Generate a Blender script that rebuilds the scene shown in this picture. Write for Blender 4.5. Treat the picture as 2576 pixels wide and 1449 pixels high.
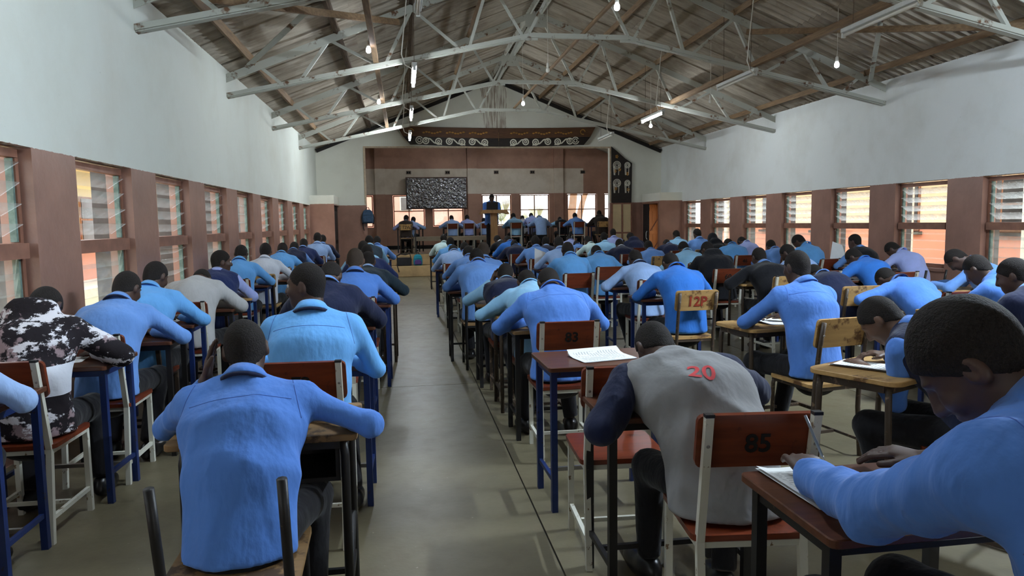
import bpy, bmesh, math, random
import numpy as np
from mathutils import Vector, Matrix
from mathutils.bvhtree import BVHTree

for _o in list(bpy.data.objects):
    bpy.data.objects.remove(_o)
SC = bpy.context.scene
COL = SC.collection
PI = math.pi
R = math.radians
rnd = random.Random(7)

# ---------------------------------------------------------------- camera
CAM_POS = Vector((0.0, 0.0, 1.45))
FPX, YAW, PITCH, ROLL = 1771.2, 0.1503, 0.0919, -0.0147
_cy, _sy, _cp, _sp = math.cos(YAW), math.sin(YAW), math.cos(PITCH), math.sin(PITCH)
FW = Vector((_sy * _cp, _cy * _cp, -_sp))
_rt = Vector((_cy, -_sy, 0)); _up = _rt.cross(FW)
RT = math.cos(ROLL) * _rt + math.sin(ROLL) * _up
UP = -math.sin(ROLL) * _rt + math.cos(ROLL) * _up
cd = bpy.data.cameras.new('camera')
cam = bpy.data.objects.new('camera', cd); COL.objects.link(cam)
cd.sensor_fit = 'HORIZONTAL'; cd.sensor_width = 36.0
cd.lens = 36.0 * FPX / 2576.0
cd.clip_start = 0.05; cd.clip_end = 300
_m = Matrix((RT, UP, -FW)).transposed().to_4x4(); _m.translation = CAM_POS
cam.matrix_world = _m
SC.camera = cam

# ---------------------------------------------------------------- sky, exposure
SC.view_settings.view_transform = 'Standard'
SC.view_settings.look = 'None'
SC.view_settings.gamma = 1.0
SC.view_settings.use_curve_mapping = False
SC.view_settings.exposure = 0.08
W = bpy.data.worlds.new('world'); SC.world = W; W.use_nodes = True
_bg = W.node_tree.nodes['Background']
_bg.inputs['Color'].default_value = (0.90, 0.95, 1.0, 1); _bg.inputs['Strength'].default_value = 5.0
SUN = bpy.data.lights.new('sun', 'SUN'); SUN.energy = 3.0; SUN.angle = R(3); SUN.color = (1.0, 0.95, 0.88)
_s = bpy.data.objects.new('sun', SUN); COL.objects.link(_s); _s.rotation_euler = (R(24), R(2), 0)
TUBE_POWER = 300.0
BULB_POWER = 35.0
SC.cycles.use_denoising = True
SC.cycles.max_bounces = 5
SC.cycles.diffuse_bounces = 4
SC.cycles.glossy_bounces = 2
SC.cycles.transparent_max_bounces = 10
SC.cycles.use_adaptive_sampling = True
SC.cycles.adaptive_threshold = 0.08
SC.cycles.adaptive_min_samples = 16
SC.cycles.sample_clamp_indirect = 6.0
SC.cycles.caustics_reflective = False
SC.cycles.caustics_refractive = False

# ---------------------------------------------------------------- image measurements -> places in the hall
def ray(u, v): return FW * FPX + RT * (u - 1288.0) - UP * (v - 724.5)
def atx(u, v, X): d = ray(u, v); return CAM_POS + d * (X / d.x)
def aty(u, v, Y): d = ray(u, v); return CAM_POS + d * (Y / d.y)
def atz(u, v, Z): d = ray(u, v); return CAM_POS + d * ((Z - CAM_POS.z) / d.z)

# ---------------------------------------------------------------- material helpers
def srgb(r, g, b):
    f = lambda c: (c / 255 / 12.92) if c / 255 <= 0.04045 else ((c / 255 + 0.055) / 1.055) ** 2.4
    return (f(r), f(g), f(b), 1.0)
MATS = {}
class NT:
    def __init__(s, name):
        s.m = bpy.data.materials.new(name); s.m.use_nodes = True
        s.t = s.m.node_tree; s.n = s.t.nodes; s.l = s.t.links
        s.b = s.n['Principled BSDF']; s.tc = s.n.new('ShaderNodeTexCoord')
    def add(s, typ, **kw):
        o = s.n.new(typ)
        for k, v in kw.items(): setattr(o, k, v)
        return o
    def noise(s, scale, detail=4, rough=0.55, vec=None, stretch=None, coord='Object'):
        o = s.n.new('ShaderNodeTexNoise')
        o.inputs['Scale'].default_value = scale; o.inputs['Detail'].default_value = detail; o.inputs['Roughness'].default_value = rough
        src = vec if vec is not None else s.tc.outputs[coord]
        if stretch:
            mp = s.n.new('ShaderNodeMapping'); mp.inputs['Scale'].default_value = stretch
            s.l.new(src, mp.inputs['Vector']); src = mp.outputs['Vector']
        s.l.new(src, o.inputs['Vector'])
        return o.outputs['Fac']
    def ramp(s, fac, stops):
        o = s.n.new('ShaderNodeValToRGB'); e = o.color_ramp.elements
        while len(e) < len(stops): e.new(0.5)
        for i, (p, c) in enumerate(stops):
            e[i].position = p; e[i].color = c if hasattr(c, '__len__') else (c, c, c, 1)
        s.l.new(fac, o.inputs['Fac']); return o.outputs['Color']
    def mix(s, fac, a, b, mode='MIX'):
        o = s.n.new('ShaderNodeMix'); o.data_type = 'RGBA'; o.blend_type = mode
        for sock, v in ((o.inputs[0], fac), (o.inputs[6], a), (o.inputs[7], b)):
            if hasattr(v, 'links'): s.l.new(v, sock)
            else: sock.default_value = v
        return o.outputs[2]
    def math(s, op, a, b=0.0):
        o = s.n.new('ShaderNodeMath'); o.operation = op
        for sock, v in ((o.inputs[0], a), (o.inputs[1], b)):
            if hasattr(v, 'links'): s.l.new(v, sock)
            else: sock.default_value = v
        return o.outputs[0]
    def xyz(s, coord='Object'):
        o = s.n.new('ShaderNodeSeparateXYZ'); s.l.new(s.tc.outputs[coord], o.inputs[0]); return o.outputs
    def bump(s, h, strength=0.3, dist=0.01):
        o = s.n.new('ShaderNodeBump'); o.inputs['Strength'].default_value = strength; o.inputs['Distance'].default_value = dist
        s.l.new(h, o.inputs['Height']); s.l.new(o.outputs['Normal'], s.b.inputs['Normal'])
    def out(s, color=None, rough=None, metal=None, spec=None):
        for k, v in (('Base Color', color), ('Roughness', rough), ('Metallic', metal), ('Specular IOR Level', spec)):
            if v is None: continue
            if hasattr(v, 'links'): s.l.new(v, s.b.inputs[k])
            else: s.b.inputs[k].default_value = v
        return s.m
def mul(c, k): return (c[0] * k, c[1] * k, c[2] * k, 1)
def simple(name, c, rough=0.5, metal=0.0, var=0.15, scale=12.0, bump=0.0, spec=0.4):
    if name in MATS: return MATS[name]
    t = NT(name); f = t.noise(scale)
    col = t.mix(t.ramp(f, [(0.35, 0.0), (0.65, 1.0)]), mul(c, 1 - var), mul(c, 1 + var * 0.6))
    if bump: t.bump(t.noise(scale * 8, 3), bump, 0.004)
    MATS[name] = t.out(col, rough, metal, spec); return MATS[name]
def fabric(name, c, rough=0.85, wr=0.34):
    if name in MATS: return MATS[name]
    t = NT(name)
    col = t.mix(t.ramp(t.noise(9.0, 3), [(0.3, 0.0), (0.7, 1.0)]), mul(c, 0.92), mul(c, 1.05))
    w = t.math('ADD', t.noise(9.0, 3, 0.55, stretch=(1.0, 1.0, 0.4)), t.math('MULTIPLY', t.noise(34.0, 3, 0.5, stretch=(1.0, 1.0, 0.5)), 0.22))
    t.bump(w, wr, 0.05)
    t.b.inputs['Sheen Weight'].default_value = 0.12
    MATS[name] = t.out(col, rough, 0, 0.15); return MATS[name]
def wood(name, c1, c2, rough=0.35, worn=None, wl=0.55, axis=(1.5, 14, 14), bump=0.1):
    if name in MATS: return MATS[name]
    t = NT(name)
    f = t.noise(3.0, 6, 0.6, stretch=axis)
    col = t.mix(t.ramp(f, [(0.3, 0.0), (0.7, 1.0)]), c1, c2)
    rg = rough
    if worn:
        wmask = t.ramp(t.noise(7.0, 8, 0.65), [(wl, 0.0), (wl + 0.06, 1.0)])
        col = t.mix(wmask, col, worn)
    t.bump(f, bump, 0.004)
    MATS[name] = t.out(col, rg, 0, 0.4); return MATS[name]
def emit(name, c, s):
    m = bpy.data.materials.new(name); m.use_nodes = True; n = m.node_tree.nodes; n.clear()
    e = n.new('ShaderNodeEmission'); e.inputs[0].default_value = c; e.inputs[1].default_value = s
    o = n.new('ShaderNodeOutputMaterial'); m.node_tree.links.new(e.outputs[0], o.inputs[0]); MATS[name] = m; return m

# ---------------------------------------------------------------- mesh helpers
class MB:
    def __init__(s): s.v = []; s.f = []
    def add(s, vs, fs):
        k = len(s.v); s.v += [tuple(v) for v in vs]; s.f += [tuple(i + k for i in f) for f in fs]; return s
    def box(s, x0, x1, y0, y1, z0, z1, M=None):
        vs = [Vector(p) for p in ((x0, y0, z0), (x1, y0, z0), (x1, y1, z0), (x0, y1, z0), (x0, y0, z1), (x1, y0, z1), (x1, y1, z1), (x0, y1, z1))]
        if M is not None: vs = [M @ v for v in vs]
        return s.add(vs, [(0, 3, 2, 1), (4, 5, 6, 7), (0, 1, 5, 4), (1, 2, 6, 5), (2, 3, 7, 6), (3, 0, 4, 7)])
    def bar(s, a, b, w, h, up=(0, 0, 1), ch=0.0):
        a = Vector(a); b = Vector(b); d = (b - a).normalized(); u = Vector(up)
        x = d.cross(u)
        if x.length < 1e-4: x = d.cross(Vector((0, 1, 0)))
        x.normalize(); z = x.cross(d).normalized()
        pr = [(-w / 2, -h / 2), (w / 2, -h / 2), (w / 2, h / 2), (-w / 2, h / 2)]
        vs = [a + x * p + z * q for p, q in pr] + [b + x * p + z * q for p, q in pr]
        return s.add(vs, [(0, 1, 2, 3), (7, 6, 5, 4), (0, 4, 5, 1), (1, 5, 6, 2), (2, 6, 7, 3), (3, 7, 4, 0)])
    def tube(s, pts, r, n=8, cap=True):
        pts = [Vector(p) for p in pts]; k = len(s.v); ring = []
        prev = None
        for i, p in enumerate(pts):
            d = (pts[min(i + 1, len(pts) - 1)] - pts[max(i - 1, 0)]).normalized()
            x = d.cross(prev) if prev is not None else d.cross(Vector((0, 0, 1)) if abs(d.z) < 0.9 else Vector((0, 1, 0)))
            if prev is not None: x = (prev - d * prev.dot(d))
            if x.length < 1e-5: x = d.orthogonal()
            x.normalize(); prev = x; y = d.cross(x)
            rr = r[i] if hasattr(r, '__len__') else r
            ring.append([p + (x * math.cos(2 * PI * j / n) + y * math.sin(2 * PI * j / n)) * rr for j in range(n)])
        vs = [v for g in ring for v in g]; fs = []
        for i in range(len(pts) - 1):
            for j in range(n):
                a = i * n + j; b = i * n + (j + 1) % n
                fs.append((a, b, b + n, a + n))
        if cap:
            fs.append(tuple(reversed(range(n)))); fs.append(tuple((len(pts) - 1) * n + j for j in range(n)))
        return s.add(vs, fs)
    def lathe(s, prof, n=16, M=None):
        vs = []; fs = []
        for r, z in prof:
            for j in range(n): vs.append(Vector((r * math.cos(2 * PI * j / n), r * math.sin(2 * PI * j / n), z)))
        if M is not None: vs = [M @ v for v in vs]
        for i in range(len(prof) - 1):
            for j in range(n):
                a = i * n + j; b = i * n + (j + 1) % n; fs.append((a, b, b + n, a + n))
        fs.append(tuple(reversed(range(n)))); fs.append(tuple((len(prof) - 1) * n + j for j in range(n)))
        return s.add(vs, fs)
    def prism(s, poly, fn, t0, t1):
        """poly: 2-D outline; fn(a, b, t) -> point"""
        n = len(poly)
        vs = [fn(a, b, t0) for a, b in poly] + [fn(a, b, t1) for a, b in poly]
        fs = [tuple(reversed(range(n))), tuple(range(n, 2 * n))] + [(i, (i + 1) % n, (i + 1) % n + n, i + n) for i in range(n)]
        return s.add(vs, fs)
    def build(s, name, m=None, parent=None, smooth=False, bevel=0.0):
        me = bpy.data.meshes.new(name); me.from_pydata(s.v, [], s.f)
        if bevel or True:
            bm = bmesh.new(); bm.from_mesh(me)
            bmesh.ops.recalc_face_normals(bm, faces=bm.faces)
            if bevel:
                bmesh.ops.bevel(bm, geom=list(bm.edges), offset=bevel, segments=1, affect='EDGES', clamp_overlap=True)
            bm.to_mesh(me); bm.free()
        return obj(name, me, m, parent, smooth)
def obj(name, me, m=None, parent=None, smooth=False):
    if smooth: me.polygons.foreach_set('use_smooth', [True] * len(me.polygons))
    if m is not None and not me.materials: me.materials.append(MATS[m] if isinstance(m, str) else m)
    o = bpy.data.objects.new(name, me); COL.objects.link(o)
    if parent is not None: o.parent = parent
    return o
def thing(name, label, cat, loc=(0, 0, 0), rz=0.0, group=None):
    o = bpy.data.objects.new(name, None); COL.objects.link(o); o.empty_display_size = 0.1
    o.location = loc; o.rotation_euler = (0, 0, rz); return tag(o, label, cat, group)
def tag(o, label=None, cat=None, group=None, kind=None):
    for k, v in (('label', label), ('category', cat), ('group', group), ('kind', kind)):
        if v: o[k] = v
    return o
def struct(o): o['kind'] = 'structure'; return o
def copy_tree(o, parent=None):
    c = o.copy(); COL.objects.link(c); c.parent = parent
    for ch in o.children: copy_tree(ch, c)
    return c
def rrect(w, d, r, n=3):
    out = []
    for cx, cy, a0 in ((w / 2 - r, d / 2 - r, 0), (-w / 2 + r, d / 2 - r, 90), (-w / 2 + r, -d / 2 + r, 180), (w / 2 - r, -d / 2 + r, 270)):
        for i in range(n + 1):
            a = R(a0 + 90 * i / n); out.append((cx + r * math.cos(a), cy + r * math.sin(a)))
    return out
def text_mesh(txt, size, ext=0.0008, name='number'):
    cu = bpy.data.curves.new('t', 'FONT'); cu.body = txt; cu.size = size; cu.extrude = ext
    cu.align_x = 'CENTER'; cu.align_y = 'CENTER'; cu.resolution_u = 3; cu.offset = size * 0.02
    o = bpy.data.objects.new('t', cu); COL.objects.link(o)
    dg = bpy.context.evaluated_depsgraph_get()
    me = bpy.data.meshes.new_from_object(o.evaluated_get(dg)); me.name = name
    bpy.data.objects.remove(o); bpy.data.curves.remove(cu); me.materials.clear(); return me

# ================================================================ THE HALL
XL, XR, XM = -2.45, 7.90, 2.725
ZW, ZR = 3.64, 5.69
SL = (ZR - ZW) / (XM - XL)
YR, YF, YB = -4.0, 21.03, 25.0
ZP = 2.0                                    # top of the brown dado and of the window openings
STG = 0.60
WT = 0.22
def roof_z(x): return ZW + SL * ((x - XL) if x < XM else (XR - x))

def wall_paint(name, white, brown, zline, gloss=0.33, rust=False):
    t = NT(name); z = t.xyz()[2]
    edge = t.math('ADD', z, t.math('MULTIPLY', t.math('SUBTRACT', t.noise(25.0, 3), 0.5), 0.02))
    isw = t.math('GREATER_THAN', edge, zline)
    stain = t.ramp(t.noise(1.1, 8, 0.62, stretch=(1, 1, 0.9)), [(0.45, 0.0), (0.75, 1.0)])
    speck = t.ramp(t.noise(16.0, 6, 0.7), [(0.70, 0.0), (0.74, 1.0)])
    wcol = t.mix(t.math('MULTIPLY', stain, 0.28), white, mul(srgb(176, 168, 146), 1))
    if rust:
        xx, zz = t.xyz()[0], t.xyz()[2]
        near = t.math('MULTIPLY', t.math('LESS_THAN', t.math('ABSOLUTE', t.math('SUBTRACT', xx, 2.72)), t.math('ADD', 0.22, t.math('MULTIPLY', t.noise(2.0, 3), 0.3))), t.math('GREATER_THAN', zz, 4.2))
        strk = t.ramp(t.noise(5.0, 5, 0.6, stretch=(5, 1, 0.35)), [(0.42, 0.0), (0.62, 1.0)])
        wcol = t.mix(t.math('MULTIPLY', near, t.math('MULTIPLY', strk, 0.75)), wcol, srgb(118, 84, 58))
    wcol = t.mix(t.math('MULTIPLY', speck, 0.55), wcol, srgb(120, 110, 95))
    b2 = t.ramp(t.noise(2.2, 6, 0.6), [(0.35, 0.0), (0.7, 1.0)])
    bcol = t.mix(b2, mul(brown, 0.82), mul(brown, 1.12))
    bcol = t.mix(t.math('MULTIPLY', speck, 0.35), bcol, srgb(150, 120, 105))
    col = t.mix(isw, bcol, wcol)
    t.bump(t.noise(9.0, 5, 0.6), 0.18, 0.02)
    t.out(col, t.math('ADD', t.math('MULTIPLY', isw, 0.45), gloss), 0, 0.35)
    MATS[name] = t.m
wall_paint('wall_paint', srgb(212, 216, 208), srgb(150, 114, 100), ZP)
wall_paint('wall_paint_right', srgb(232, 236, 234), srgb(156, 118, 104), ZP)
wall_paint('front_paint', srgb(226, 226, 214), srgb(156, 118, 102), ZP + 0.03, rust=True)
# stage back wall: brown dado, pale middle, brown top
t = NT('stage_paint'); zz = t.xyz()[2]; xx = t.xyz()[0]
m1 = t.math('MULTIPLY', t.math('GREATER_THAN', zz, 2.5), t.math('LESS_THAN', zz, 3.38))
m1 = t.math('MULTIPLY', m1, t.math('LESS_THAN', xx, 6.45))
st = t.ramp(t.noise(1.5, 7, 0.65), [(0.4, 0.0), (0.75, 1.0)])
pale = t.mix(st, srgb(222, 210, 194), srgb(194, 178, 158)); brn = t.mix(st, srgb(178, 138, 118), srgb(150, 114, 98))
MATS['stage_paint'] = t.out(t.mix(m1, brn, pale), 0.6, 0, 0.3)

t = NT('concrete_floor')
f1 = t.noise(0.9, 8, 0.62); f2 = t.noise(7.0, 6, 0.65)
c = t.mix(t.ramp(f1, [(0.3, 0.0), (0.7, 1.0)]), srgb(94, 87, 67), srgb(118, 109, 86))
c = t.mix(t.math('MULTIPLY', t.ramp(f2, [(0.5, 0.0), (0.75, 1.0)]), 0.5), c, srgb(100, 86, 70))
spk = t.ramp(t.noise(45.0, 3, 0.6), [(0.70, 0.0), (0.73, 1.0)])
c = t.mix(t.math('MULTIPLY', spk, 0.3), c, srgb(205, 198, 184))
t.bump(t.noise(30.0, 4), 0.08, 0.01)
MATS['concrete_floor'] = t.out(c, t.math('ADD', t.math('MULTIPLY', f2, 0.25), 0.26), 0, 0.45)

t = NT('asbestos_sheet')
oi = t.add('ShaderNodeObjectInfo'); va = t.add('ShaderNodeVectorMath'); va.operation = 'ADD'; t.l.new(t.tc.outputs['Object'], va.inputs[0])
cx = t.add('ShaderNodeCombineXYZ'); t.l.new(t.math('MULTIPLY', oi.outputs['Random'], 37.0), cx.inputs[0]); t.l.new(t.math('MULTIPLY', oi.outputs['Random'], 11.0), cx.inputs[1]); t.l.new(cx.outputs[0], va.inputs[1])
g = t.noise(3.2, 8, 0.72, vec=va.outputs[0], stretch=(0.35, 6.0, 1)); g2 = t.noise(1.3, 6, 0.62, vec=va.outputs[0])
c = t.mix(t.ramp(g, [(0.3, 0.0), (0.7, 1.0)]), srgb(206, 198, 182), srgb(146, 134, 120))
c = t.mix(t.math('MULTIPLY', t.ramp(g2, [(0.5, 0.0), (0.72, 1.0)]), 0.65), c, srgb(116, 96, 80))
MATS['asbestos_sheet'] = t.out(c, 0.9, 0, 0.15)
t = NT('truss_paint')
g = t.noise(4.0, 8, 0.7)
c = t.mix(t.ramp(g, [(0.56, 0.0), (0.63, 1.0)]), srgb(186, 188, 178), srgb(112, 82, 60))
MATS['truss_paint'] = t.out(c, 0.6, 0, 0.3)
wood('purlin_wood', srgb(106, 84, 62), srgb(140, 114, 84), 0.75, axis=(14, 1.2, 14))
wood('old_purlin', srgb(74, 62, 52), srgb(110, 92, 76), 0.8, axis=(14, 1.2, 14))
simple('metal_pale', srgb(206, 208, 204), 0.45, 0.0, 0.08)
simple('window_green', srgb(112, 134, 126), 0.6, 0, 0.35, 18)
simple('window_brown', srgb(140, 98, 80), 0.5, 0, 0.2, 8)
simple('steel_red', srgb(150, 104, 76), 0.55, 0, 0.25, 10)
simple('black_wood', srgb(34, 30, 28), 0.6, 0, 0.3)
simple('dark_hole', srgb(16, 14, 14), 0.8, 0, 0.2)
def glass(name, amt):
    t = NT(name)
    tr = t.add('ShaderNodeBsdfTransparent'); tr.inputs[0].default_value = (0.93, 0.95, 0.95, 1)
    gl = t.add('ShaderNodeBsdfGlossy'); gl.inputs['Roughness'].default_value = 0.12; gl.inputs[0].default_value = (0.9, 0.95, 1, 1)
    df = t.add('ShaderNodeBsdfDiffuse'); df.inputs[0].default_value = (0.72, 0.75, 0.74, 1)
    mx1 = t.add('ShaderNodeMixShader'); mx2 = t.add('ShaderNodeMixShader')
    tl_ = t.add('ShaderNodeBsdfTranslucent'); tl_.inputs[0].default_value = (0.8, 0.84, 0.84, 1); mx0 = t.add('ShaderNodeMixShader'); mx0.inputs[0].default_value = 0.7
    t.l.new(df.outputs[0], mx0.inputs[1]); t.l.new(tl_.outputs[0], mx0.inputs[2])
    dust = t.math('MULTIPLY', t.ramp(t.noise(9.0, 8, 0.7), [(0.3, 0.2), (0.8, 1.0)]), amt)
    t.l.new(dust, mx1.inputs[0]); t.l.new(tr.outputs[0], mx1.inputs[1]); t.l.new(mx0.outputs[0], mx1.inputs[2])
    mx2.inputs[0].default_value = 0.07; t.l.new(mx1.outputs[0], mx2.inputs[1]); t.l.new(gl.outputs[0], mx2.inputs[2])
    t.l.new(mx2.outputs[0], t.n['Material Output'].inputs['Surface']); MATS[name] = t.m
glass('dusty_glass', 0.15); glass('milky_glass', 0.5)
emit('tube_lit', (0.86, 0.94, 1.0, 1), TUBE_POWER * 0.62)
emit('tube_lit_near', (0.74, 0.87, 1.0, 1), TUBE_POWER * 1.2)
emit('tube_lit_right', (0.74, 0.87, 1.0, 1), TUBE_POWER * 7.0)
emit('tube_lit_far', (0.86, 0.94, 1.0, 1), TUBE_POWER * 1.8)
emit('tube_stage_fill', (0.86, 0.94, 1.0, 1), TUBE_POWER * 0.5)  # glow of the extra lamp added to light the stage
emit('bulb_lit', (0.86, 0.88, 1.0, 1), BULB_POWER)
simple('tube_off', srgb(225, 222, 212), 0.35, 0, 0.05)

# ---- floor: slabs between the joints
fl = MB().box(XL - 0.2, XR + 0.2, YR - 0.2, YB + 0.2, -0.2, -0.012).build('floor', 'dark_hole'); struct(fl)
xs = [XL, 0.617, 3.70, XR]; ys = [YR, 6.30, 12.8, 19.3, YF]
for i in range(3):
    for j in range(len(ys) - 1):
        g = 0.004
        MB().box(xs[i] + g * (i > 0), xs[i + 1] - g * (i < 2), ys[j] + g, ys[j + 1] - g, -0.06, 0.0).build('floor_slab', 'concrete_floor', fl)

# ---- side walls with window openings
WK = list(range(-5, 8)); OPEN = [(5.84 + 1.75 * k, 6.95 + 1.75 * k) for k in WK]
ZS = 0.68
def side_wall(name, x0, x1):
    mb = MB(); mb.box(x0, x1, YR, YB, 0, ZS); mb.box(x0, x1, YR, YB, ZP, ZW + 0.06)
    y = YR
    for a, b in OPEN:
        mb.box(x0, x1, y, a, ZS, ZP); y = b
    if x0 > 0:
        mb.v = []; mb.f = []
        for ya, yb in ((YR, 19.56), (20.30, YB)): mb.box(x0, x1, ya, yb, 0, ZS)
        mb.box(x0, x1, YR, YB, ZP, ZW + 0.06); yy = YR
        for a, b in OPEN: mb.box(x0, x1, yy, a, ZS, ZP); yy = b
        mb.box(x0, x1, yy, 19.56, ZS, ZP); mb.box(x0, x1, 20.30, YB, ZS, ZP)
    else: mb.box(x0, x1, y, YB, ZS, ZP)
    return struct(mb.build(name, 'wall_paint'))
wl = side_wall('wall_left', XL - WT, XL)
wr = side_wall('wall_right', XR, XR + WT); wr.data.materials.clear(); wr.data.materials.append(MATS['wall_paint_right'])
simple('buttress_paint', srgb(70, 64, 62), 0.6, 0, 0.2)
for s, w, x in ((-1, wl, XL - WT), (1, wr, XR + WT)):
    for k in range(len(OPEN)):
        b = OPEN[k][1]
        xa, xb = sorted((x - s * 0.005, x + s * 0.17))
        MB().box(xa, xb, b + 0.10, b + 0.54, 0, 3.3).build('buttress', 'buttress_paint', w)
        # projecting sill inside
        xi = XL if s < 0 else XR
        a, b2 = OPEN[k]
        MB().box(min(xi, xi - s * 0.03), max(xi, xi - s * 0.03), a - 0.01, b2 + 0.01, ZS - 0.045, ZS - 0.002).build('window_sill', 'wall_paint', w)

# ---- louvre windows
def build_window(n, s, k):
    """s=-1 left wall, +1 right wall; local origin on the floor at the frame plane, window centre"""
    a, b = OPEN[k]; w = b - a; xf = (XL - 0.11) if s < 0 else (XR + 0.11)
    hw = w / 2; d = -s                       # d: direction into the hall
    mb = MB()
    for z0, z1 in ((1.93, 1.985), (ZS + 0.004, 0.74)): mb.box(-0.03, 0.03, -hw + 0.012, hw - 0.012, z0, z1)
    for y0, y1 in ((-hw + 0.012, -hw + 0.05), (hw - 0.05, hw - 0.012)): mb.box(-0.03, 0.03, y0, y1, 0.742, 1.928)
    o = struct(mb.build('window_%d' % n, 'window_brown')); o.location = (xf, (a + b) / 2, 0)
    MB().box(-0.08, 0.08, -hw + 0.052, hw - 0.052, 1.262, 1.365).build('transom', 'window_brown', o)
    for y in (-hw + 0.066, hw - 0.066):
        MB().box(-0.02, 0.02, y - 0.012, y + 0.012, 1.372, 1.925).build('louvre_channel', 'window_green', o)
        MB().box(-0.02, 0.02, y - 0.012, y + 0.012, 0.745, 1.258).build('louvre_channel', 'window_green', o)
    rk = random.Random(n * 13 + (0 if s < 0 else 5))
    def blade(z, tilt, y0=-hw + 0.08, y1=hw - 0.08, wd=0.155):
        M = Matrix.Translation((0, 0, z)) @ Matrix.Rotation(-d * tilt, 4, 'Y')
        MB().box(-wd / 2, wd / 2, y0, y1, -0.003, 0.003, M).build('louvre_blade', 'milky_glass' if (s > 0 and z > 1.4) else 'dusty_glass', o)
    up_t = R(32) if not (s < 0 and WK[k] == 3) else R(80)
    for z in (1.45, 1.585, 1.72, 1.855): blade(z, up_t + R(rk.uniform(-4, 4)))
    lo = {(-1, 1): R(28), (-1, 3): R(20), (-1, 4): R(15), (1, 3): R(20), (1, 2): R(12)}.get((s, WK[k]), R(80))
    for z in (0.82, 0.955, 1.09, 1.20):
        if lo < R(50) and rk.random() < 0.2: continue
        blade(z, lo + R(rk.uniform(-5, 4)))
    return o
n = 0
for s in (-1, 1):
    for k in range(len(OPEN)):
        n += 1; build_window(n, s, k)
        a, b = OPEN[k]
        L = bpy.data.lights.new('window_portal', 'AREA'); L.shape = 'RECTANGLE'; L.size = 1.3; L.size_y = 1.06; L.cycles.is_portal = True
        lo = bpy.data.objects.new('window_portal', L); COL.objects.link(lo)
        lo.location = ((XL - 0.3) if s < 0 else (XR + 0.3), (a + b) / 2, (ZS + ZP) / 2)
        lo.rotation_euler = (0, R(-90) if s < 0 else R(90), 0)

# ---- vestibule blocks beside the stage
BXL, BXR, BY = -1.83, 7.24, 19.35
mb = MB(); mb.box(XL, BXL, BY, BY + 0.12, 0, 2.26); mb.box(XL, BXL, BY + 0.12, YF - 0.12, 2.0, 2.26)
mb.box(BXL - 0.1, BXL, YF - 0.14, YF - 0.121, 0, 2.0)
struct(mb.build('wall_vestibule_left', 'front_paint'))
mb = MB(); mb.box(BXR, XR, BY, BY + 0.12, 0, 2.26); mb.box(BXR, XR, BY + 0.12, YF - 0.12, 2.0, 2.26)
mb.box(BXR, BXR + 0.1, YF - 0.14, YF - 0.121, 0, 2.0)
struct(mb.build('wall_vestibule_right', 'front_paint'))
d1 = struct(MB().box(BXL - 0.09, BXL - 0.05, BY + 0.16, YF - 0.16, 0.01, 1.97).build('door_1', 'dark_hole'))
for z0, z1 in ((0.15, 0.95), (1.05, 1.85)): MB().box(BXL - 0.05, BXL - 0.04, BY + 0.3, YF - 0.3, z0, z1).build('door_panel', 'black_wood', d1)
wood('door_wood', srgb(176, 110, 60), srgb(206, 140, 84), 0.5, axis=(10, 10, 1.0))
simple('steel_dark', srgb(46, 44, 46), 0.5, 0.3, 0.4, 30)
# right doorway: dark metal leaf and an open plank door
d2 = struct(MB().box(BXR + 0.03, BXR + 0.06, 20.42, 20.88, 0.01, 1.96).build('door_2', 'steel_dark'))
MB().tube([(BXR + 0.02, 20.50, 0.9), (BXR - 0.01, 20.50, 0.95), (BXR - 0.01, 20.50, 1.1), (BXR + 0.02, 20.50, 1.15)], 0.012).build('door_handle', 'metal_pale', d2)
DM = Matrix.Translation((BXR + 0.05, 20.44, 0)) @ Matrix.Rotation(R(24), 4, 'Z')      # plank door standing open inside the doorway
d3 = struct(MB().box(0, 0.60, 0.0, 0.025, 0.01, 1.95).build('door_3', 'door_wood')); d3.matrix_world = DM
for i in range(4): MB().box(0.006 + i * 0.149, 0.149 + i * 0.149, -0.014, -0.001, 0.03, 1.93).build('plank', 'door_wood', d3)
for z in (0.35, 1.05, 1.75): MB().box(0.01, 0.59, -0.032, -0.0145, z, z + 0.11).build('ledge', 'door_wood', d3)
for z in (0.46, 1.16): MB().bar((0.05, -0.024, z), (0.55, -0.024, z + 0.59), 0.015, 0.05, up=(0, 1, 0)).build('brace', 'window_brown', d3)
MB().box(BXR - 0.01, BXR + 0.09, 19.47, 19.515, 0, 1.99).build('trim_1', 'window_brown')['kind'] = 'structure'
MB().box(BXR - 0.01, BXR + 0.09, 19.516, 20.88, 1.962, 1.998).build('trim_2', 'window_brown')['kind'] = 'structure'

# ---- front wall with the stage opening
OX0, OX1, OZ = -1.06, 6.26, 3.69
mb = MB(); pf = lambda a, b, tt: (a, tt, b)
mb.prism([(XL, 0), (OX0, 0), (OX0, OZ), (OX0, roof_z(OX0) - 0.03), (XL, ZW - 0.03)], pf, YF, YF + 0.2)
mb.prism([(OX1, 0), (XR, 0), (XR, ZW - 0.03), (OX1, roof_z(OX1) - 0.03), (OX1, OZ)], pf, YF, YF + 0.2)
mb.prism([(OX0, OZ), (OX1, OZ), (OX1, roof_z(OX1) - 0.03), (XM, ZR - 0.03), (OX0, roof_z(OX0) - 0.03)], pf, YF, YF + 0.2)
struct(mb.build('wall_front', 'front_paint'))
simple('trim_pale', srgb(196, 176, 150), 0.6, 0, 0.2)
mb = MB(); mb.box(OX0 - 0.045, OX0 + 0.01, YF - 0.03, YF - 0.002, 2.05, OZ + 0.03); mb.box(OX0 + 0.01, OX1 - 0.01, YF - 0.03, YF - 0.002, OZ - 0.01, OZ + 0.03)
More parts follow.
